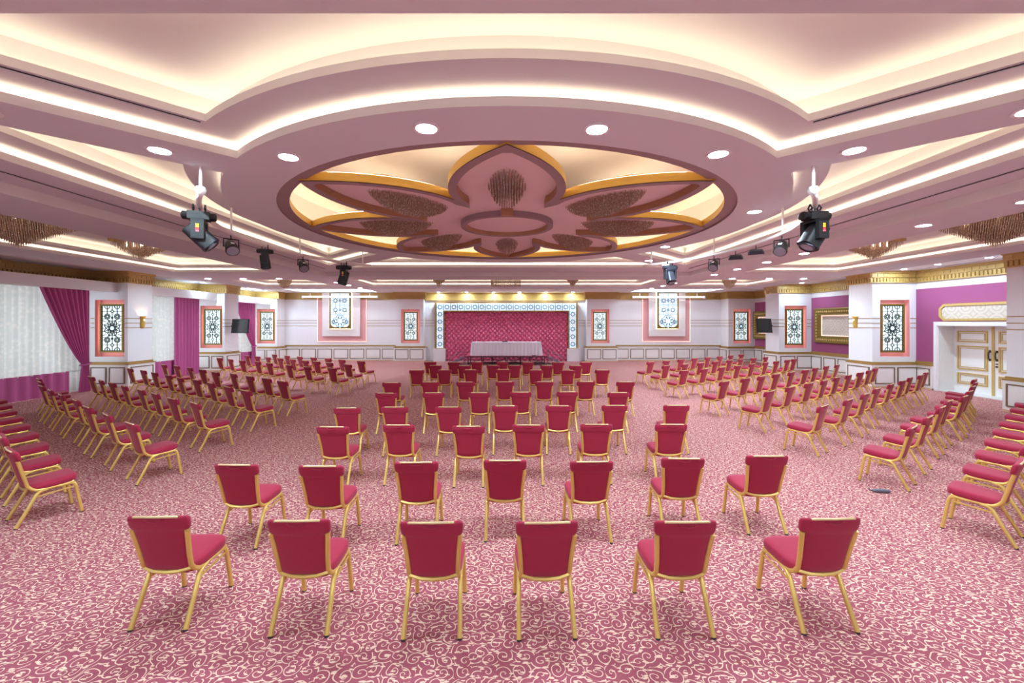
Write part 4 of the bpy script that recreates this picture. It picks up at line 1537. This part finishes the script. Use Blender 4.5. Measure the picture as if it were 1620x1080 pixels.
def moving_head(p, rz, tilt, label, s=1.0, logo=True, along='y', mt='black'):
    """Yoke arms at -x and +x; the head tilts about x; along: direction of the long base."""
    t = thing('moving_head_light', label, 'stage light', (p.x, p.y, p.z - 0.03), rz, 'moving head stage lights')
    k = s
    A = Matrix.Rotation(PI / 2, 4, 'Z') if along == 'y' else Matrix.Identity(4)
    prof = [(-0.205, 0.055), (-0.19, 0.085), (0.19, 0.085), (0.205, 0.055)]
    b = MB(A)
    b.loft([[(x * k, r_ * k * math.cos(a), (-0.115 + r_ * 0.7 * math.sin(a)) * k) for a in [2 * PI * i / 12 for i in range(12)]] for x, r_ in prof])
    b.box(-0.13 * k, 0.13 * k, -0.095 * k, 0.095 * k, -0.17 * k, -0.06 * k)
    b.build('base_box', mt, t, 30)
    for x in (-0.07, 0.07):
        MB(A).tube([(x * k, 0, -0.06 * k), (x * k, 0.035 * k, 0.0), (x * k, 0, 0.05), (x * k, -0.035 * k, 0.0), (x * k, -0.01 * k, -0.03 * k)], 0.012 * k, 6).build('clamp', 'dark_metal', t)
    MB().tube([(0, 0, -0.1 * k), (0, 0, 0.03)], 0.012 * k, 6).build('clamp', 'dark_metal', t)
    y = MB()
    for x in (-1, 1):
        y.prism([(0, 0)] * 0 + [((0.135 * x - 0.025) * k, -0.085 * k), ((0.135 * x + 0.025) * k, -0.075 * k), ((0.135 * x + 0.025) * k, 0.075 * k), ((0.135 * x - 0.025) * k, 0.085 * k)], -0.45 * k, -0.17 * k)
    y.box(-0.16 * k, 0.16 * k, -0.08 * k, 0.08 * k, -0.21 * k, -0.17 * k)
    yo = y.build('yoke', mt, t)
    if logo:
        for x in (-1, 1):
            for i, mk in enumerate(('tag_yellow', 'tag_yellow', 'tag_red', 'tag_pink')):
                x0_, x1_ = sorted((x * 0.159 * k, x * 0.163 * k))
                MB().box(x0_, x1_, -0.02 * k, 0.02 * k, (-0.27 - 0.03 * i) * k, (-0.247 - 0.03 * i) * k).build('brand_mark', mk, yo)
    r_ = Matrix.Translation((0, 0, -0.38 * k)) @ Matrix.Rotation(tilt, 4, 'X')
    rings_ = []
    for z, rad in ((0.17, 0.075), (0.155, 0.10), (0.0, 0.108), (-0.15, 0.108), (-0.20, 0.115)):
        rings_.append([(x, yy, z * k) for x, yy in sup(rad * k * 0.95, rad * k * 1.12, 20, 4.5)])
    MB(r_).loft(rings_).build('head', mt, t, 40)
    MB(r_).prism(circle(0.085 * k, 18), -0.215 * k, -0.198 * k).build('lens', 'lens', t)
    MB(r_).lathe([(0.105 * k, -0.19 * k), (0.105 * k, -0.225 * k), (0.085 * k, -0.225 * k)], 18).build('bezel', 'dark_metal', t, 30)


def par_light(p, rz, tilt, label):
    t = thing('spotlight', label, 'stage light', (p.x, p.y, p.z - 0.02), rz, 'round spotlights on the rails')
    MB().tube([(0, 0, -0.08), (0, 0.03, -0.02), (0, 0, 0.045), (0, -0.03, -0.01)], 0.011, 6).build('clamp', 'dark_metal', t)
    MB().tube([(-0.12, 0, -0.24), (-0.12, 0, -0.09), (0.12, 0, -0.09), (0.12, 0, -0.24)], 0.014, 6).build('yoke', 'black', t)
    r = Matrix.Translation((0, 0, -0.23)) @ Matrix.Rotation(tilt, 4, 'X')
    rings_ = []
    for z, rad in ((0.14, 0.05), (0.12, 0.075), (0.02, 0.10), (-0.09, 0.105), (-0.10, 0.115), (-0.13, 0.115)):
        rings_.append([(rad * math.cos(2 * PI * i / 16), rad * math.sin(2 * PI * i / 16), z) for i in range(16)])
    MB(r).loft(rings_).build('can', 'black', t, 40)
    MB(r).prism(circle(0.098, 16), -0.136, -0.128).build('lens', 'lens', t)
    l = MB(r)
    l.box(-0.03, 0.03, -0.104, -0.10, -0.05, 0.0)
    l.build('data_label', 'label_white', t)


def flood(p, rz, label):
    t = thing('floodlight', label, 'stage light', (p.x, p.y, p.z - 0.02), rz, 'small floodlights on the right rail')
    MB().tube([(0, 0, -0.12), (0, 0.03, -0.02), (0, 0, 0.045), (0, -0.03, -0.01)], 0.010, 6).build('clamp', 'dark_metal', t)
    r = Matrix.Translation((0, 0, -0.16)) @ Matrix.Rotation(math.radians(35), 4, 'X')
    MB(r).loft([[(-0.15, -0.05, -0.03), (0.15, -0.05, -0.03), (0.15, 0.06, -0.03), (-0.15, 0.06, -0.03)], [(-0.11, -0.03, 0.05), (0.11, -0.03, 0.05), (0.11, 0.04, 0.05), (-0.11, 0.04, 0.05)]]).build('housing', 'dark_metal', t)
    MB(r).box(-0.13, 0.13, -0.04, 0.05, -0.036, -0.03).build('lens', 'lens', t)


for side, nm in ((-1, 'left'), (1, 'right')):
    rail = thing('lighting_rail', f'curved white lighting rail hung on the {nm} of the ceiling ring', 'lighting rail', (0, 0, 0), 0, 'curved lighting rails')
    ys = [5.25 + (12.15 - 5.25) * i / 24 for i in range(25)]
    MB().tube([rail_pt(side, y) for y in ys], 0.038, 10).build('rail_tube', 'rail_white', rail, True)
    for y in (5.3, 7.75, 10.15, 11.95):
        p = rail_pt(side, y)
        MB().tube([p, (p.x, p.y, ZA + 0.15)], 0.018, 8).build('hanger', 'rail_white', rail)
    p = rail_pt(side, 5.3)
    MB().lathe([(0.0, -0.06), (0.05, -0.04), (0.062, 0.0), (0.05, 0.04), (0.0, 0.06)], 14, (p.x, p.y, p.z + 0.02)).build('end_joint', 'label_white', rail, True)

D = math.radians
moving_head(rail_pt(-1, 5.95), D(-62), D(46), 'large black moving head light, nearest on the left rail', 1.0)
par_light(rail_pt(-1, 7.75), D(48), D(-48), 'black round spotlight on the left rail, nearer the camera')
moving_head(rail_pt(-1, 9.0), D(-64), D(8), 'small black moving head light midway along the left rail', 0.78, logo=False)
par_light(rail_pt(-1, 10.25), D(42), D(-45), 'black round spotlight on the left rail, farther away')
moving_head(rail_pt(-1, 11.45), D(-80), D(-16), 'black moving head light at the far end of the left rail', 0.98)
moving_head(rail_pt(1, 5.95), D(-84), D(-34), 'large black moving head light, nearest on the right rail', 1.0)
par_light(rail_pt(1, 7.8), D(-48), D(-45), 'black round spotlight on the right rail, nearer the camera')
flood(rail_pt(1, 8.75), D(-30), 'small dark floodlight on the right rail, nearer the camera')
flood(rail_pt(1, 9.45), D(-30), 'small dark floodlight on the right rail, farther away')
par_light(rail_pt(1, 10.15), D(-42), D(-48), 'black round spotlight on the right rail, farther away')
moving_head(rail_pt(1, 11.45), D(4), D(-26), 'grey moving head light at the far end of the right rail', 0.95, logo=False, along='x', mt='moving_grey')

# ------------------------------------------------------------------ chairs
def chair_meshes():
    parts = []        # (name, mesh, parent index or None)
    # seat cushion, slightly tapered to the rear and crowned
    rings = []
    for z, f in ((0.405, 0.93), (0.415, 0.985), (0.45, 1.0), (0.475, 0.985), (0.488, 0.93), (0.493, 0.75), (0.495, 0.4)):
        r = []
        for x, y in sup(0.222 * f, 0.215 * f, 24, 5):
            k = 1.0 + 0.10 * (y / 0.225) * 0.5
            r.append((x * k, y + 0.032, z + 0.022 * (y / 0.225) - (0.012 if z > 0.48 and abs(y) > 0.2 else 0)))
        rings.append(r)
    parts.append(('seat', MB().loft(rings).mesh('seat', 'chair_fabric', True), None))
    # backrest with eared top roll
    rings = []
    prof = [(0.435, 0.165, 0.012), (0.445, 0.176, 0.020), (0.50, 0.180, 0.022), (0.60, 0.184, 0.022), (0.70, 0.194, 0.023), (0.775, 0.207, 0.024),
            (0.797, 0.213, 0.026), (0.806, 0.230, 0.030), (0.825, 0.240, 0.032), (0.860, 0.243, 0.033), (0.895, 0.244, 0.031), (0.912, 0.236, 0.022), (0.919, 0.215, 0.010)]
    for z, hw, hd in prof:
        yb = -0.175 - (z - 0.43) * 0.24
        bow = 0.02
        rings.append([(x, y + yb - bow * (1 - (x / 0.25) ** 2), z) for x, y in sup(hw, hd, 24, 4)])
    parts.append(('backrest', MB().loft(rings).mesh('backrest', 'chair_fabric', True), None))
    hb = MB()
    zz, yy = 0.9205, -0.175 - (0.915 - 0.43) * 0.24 - 0.018
    hb.tube([(-0.175, yy - 0.012, zz - 0.004), (-0.16, yy - 0.018, zz), (0, yy - 0.026, zz + 0.001), (0.16, yy - 0.018, zz), (0.175, yy - 0.012, zz - 0.004)], 0.010, 6)
    parts.append(('top_handle', hb.mesh('top_handle', 'chair_handle', True), None))
    grip = MB().tube([(-0.075, -0.335, 0.905), (-0.05, -0.337, 0.890), (0, -0.340, 0.883), (0.05, -0.337, 0.890), (0.075, -0.335, 0.905)], 0.006, 6)
    parts.append(('grip_seam', grip.mesh('grip_seam', 'chair_fabric', True), None))
    for s in (-1, 1):
        up = [(s * 0.220, -0.282, 0.800), (s * 0.209, -0.256, 0.70), (s * 0.198, -0.228, 0.58), (s * 0.193, -0.200, 0.47), (s * 0.193, -0.165, 0.425), (s * 0.197, -0.125, 0.402), (s * 0.200, -0.06, 0.398), (s * 0.203, 0.08, 0.405), (s * 0.205, 0.20, 0.418)]
        parts.append(('side_frame', MB().tube(up, 0.0185, 8, sq=0.75).mesh('side_frame', 'chair_gold', 50), None))
    cb = MB().tube([(-0.19, -0.194, 0.445), (-0.10, -0.209, 0.424), (0, -0.214, 0.418), (0.10, -0.209, 0.424), (0.19, -0.194, 0.445)], 0.017, 6)
    cb.tube([(-0.195, -0.12, 0.39), (0.195, -0.12, 0.39)], 0.012, 6)
    parts.append(('back_crossbar', cb.mesh('back_crossbar', 'chair_gold', 50), None))
    for s in (-1, 1):
        rear = [(s * 0.203, -0.03, 0.393), (s * 0.205, -0.09, 0.385), (s * 0.207, -0.125, 0.355), (s * 0.212, -0.20, 0.20), (s * 0.218, -0.298, 0.01)]
        front = [(s * 0.204, 0.06, 0.398), (s * 0.205, 0.165, 0.408), (s * 0.206, 0.200, 0.395), (s * 0.207, 0.216, 0.355), (s * 0.211, 0.24, 0.20), (s * 0.216, 0.27, 0.01)]
        for pts_ in (rear, front):
            parts.append(('leg', MB().tube(pts_, 0.0185, 8, sq=0.75).mesh('leg', 'chair_gold', 50), None))
            e = pts_[-1]
            parts.append(('foot_cap', MB().tube([(e[0], e[1], 0.0), (e[0], e[1] * 0.995, 0.016)], 0.019, 8).mesh('foot_cap', 'rubber'), len(parts) - 1))
        parts.append(('side_stretcher', MB().tube([(s * 0.207, -0.14, 0.325), (s * 0.207, 0.218, 0.352)], 0.010, 6).mesh('side_stretcher', 'chair_gold', 50), None))
    return parts


PARTS = chair_meshes()
TOPZ, TOPY = 0.92, -0.32


def place_chair(tx, ty, yaw, label, group):
    """tx, ty: floor point under the middle of the backrest top; yaw turns the chair about z."""
    c, s = math.cos(yaw), math.sin(yaw)
    x, y = tx - (-s * TOPY), ty - (c * TOPY)
    t = thing('banquet_chair', label, 'chair', (x, y, 0), yaw, group)
    far = y > 9.5
    objs = []
    for nm, me, par in PARTS:
        if far and nm in ('foot_cap', 'grip_seam'):
            objs.append(None)
            continue
        objs.append(link(nm, me, t if par is None else objs[par]))
    return t


def from_px(px, py):
    Y = F * (CH - TOPZ) / (py - VY)
    return (px - VX) / F * Y, Y


center = [
    [(246, 817), (470, 823), (682, 826), (866, 826), (1087, 825), (1318, 820)],
    [(371, 735), (506, 737), (658, 731), (799, 728), (937, 730), (1082, 725), (1216, 721)],
    [(525, 675), (630, 672), (741, 674), (836, 672), (944, 671), (1063, 671)],
    [(548, 645), (624, 643.5), (709, 643.5), (799, 641.7), (884, 641.5), (973, 641), (1071, 641)],
    [(610, 621.5), (685.5, 621), (758, 620.7), (823.6, 620), (898, 619.6), (979, 620.7)],
    [(619, 605), (680, 604), (736.5, 604), (799, 603.6), (861, 603.6), (927.5, 603.4), (990, 604)],
    [(659, 585.3), (702.5, 585), (744.6, 584.7), (796, 584.3), (847.7, 585), (898, 585.3), (953, 585)],
    [(688, 577.8), (734, 578.3), (780, 577.7), (814, 577.7), (865, 577.9), (911, 578.2)],
    [(680.5, 572.3), (718, 572.8), (754, 572.3), (794.5, 572.2), (835, 572.8), (883, 573), (927, 572.8)]]
left = [None,
    [(205, 669), (167, 655), (136, 643), (118, 632), (95, 624), (78, 616.5), (64, 610), (62, 603.5), (60, 599)],
    [(306, 637), (271, 630), (243.5, 622), (221, 616), (194.5, 610), (175, 605), (158, 601), (142.6, 595.5)],
    [(387, 617.4), (359, 611.5), (332, 605.4), (309, 600.5), (283, 597), (265, 593), (242.6, 589), (225, 585.6), (204, 582.6)],
    [(445, 602.6), (420, 598.2), (393.5, 594.8), (367.6, 590.8), (339, 588.2), (318.5, 584.4), (299, 581.3), (278, 578.5), (258, 576.6)],
    [(524, 582), (485, 580), (456, 577.2), (424.6, 573.9), (406.5, 571.7), (382, 569.9), (363.5, 568), (346, 566)],
    [(549, 576), (520, 573.5), (499.6, 571.4), (482, 570.1), (461.7, 568), (442, 566.3), (423, 564.8), (406, 563.5), (390, 562.4)],
    [(570, 571), (539.5, 568.7), (518, 566.8), (495, 565.3), (473, 563.9), (453, 562.4), (433, 560.5)]]
right = [None,
    [(1446.5, 674.5), (1471.5, 658.6), (1492, 643.3), (1503.5, 633.6), (1528, 626.3), (1536, 618.3), (1541, 610.8), (1545.5, 604.5), (1543.8, 599.7)],
    [(1304.7, 641.4), (1345, 631.4), (1371.4, 622.5), (1389.5, 614.2), (1411.7, 607), (1429.8, 601.7), (1442, 596.7), (1459, 593), (1467, 588.6)],
    [(1219.5, 618.5), (1252.8, 611.5), (1282, 605.7), (1306, 601.2), (1325.6, 596.5), (1344.5, 592.9), (1363, 589), (1377, 585.4), (1386.7, 581.9)],
    [(1148, 602.8), (1181.5, 598), (1206.5, 594.5), (1229.6, 591.3), (1253.7, 588.1), (1276, 584.6), (1291.5, 581.6), (1309, 578.8), (1326, 576.5)],
    [(1084, 585.6), (1115.7, 583.1), (1143.5, 580.5), (1168.5, 578), (1191, 575.2), (1212.6, 573), (1229.6, 571), (1247, 569), (1257.4, 567.6)],
    [(1055, 577.8), (1085, 575.5), (1110, 573.5), (1133, 571.2), (1155.6, 569.1), (1173, 567.6), (1193.5, 565.9), (1212.6, 564.3)],
    [(1030.6, 572), (1055.6, 570.2), (1078.7, 568.1), (1100, 566.3), (1121, 564.8), (1140, 563.3), (1157.4, 561.7), (1174, 560)]]
rc = random.Random(5)
for r, row in enumerate(center):
    for i, (px, py) in enumerate(row):
        x, y = from_px(px, py)
        place_chair(x, y, math.radians(rc.uniform(-2.5, 2.5)), f'red banquet chair in centre block, {ORD[r]} row from the camera, {ORD[i]} from the left', 'chairs of the centre block')
for blk, rows, sg in (('left', left, -1), ('right', right, 1)):
    for r, row in enumerate(rows):
        if row is None:
            base = (-6.03, 5.07) if sg < 0 else (5.72, 4.65)
            pos = [(base[0] + sg * 0.875 * i, base[1] + 0.64 * i) for i in range(9)]
        else:
            pos = [from_px(*p) for p in row]
        for i, (x, y) in enumerate(pos):
            yaw = sg * math.radians(34.5 + rc.uniform(-3, 3))
            place_chair(x, y, yaw, f'red banquet chair in {blk} block, {ORD[r]} row from the camera, {ORD[i]} from the aisle', f'chairs of the {blk} block')
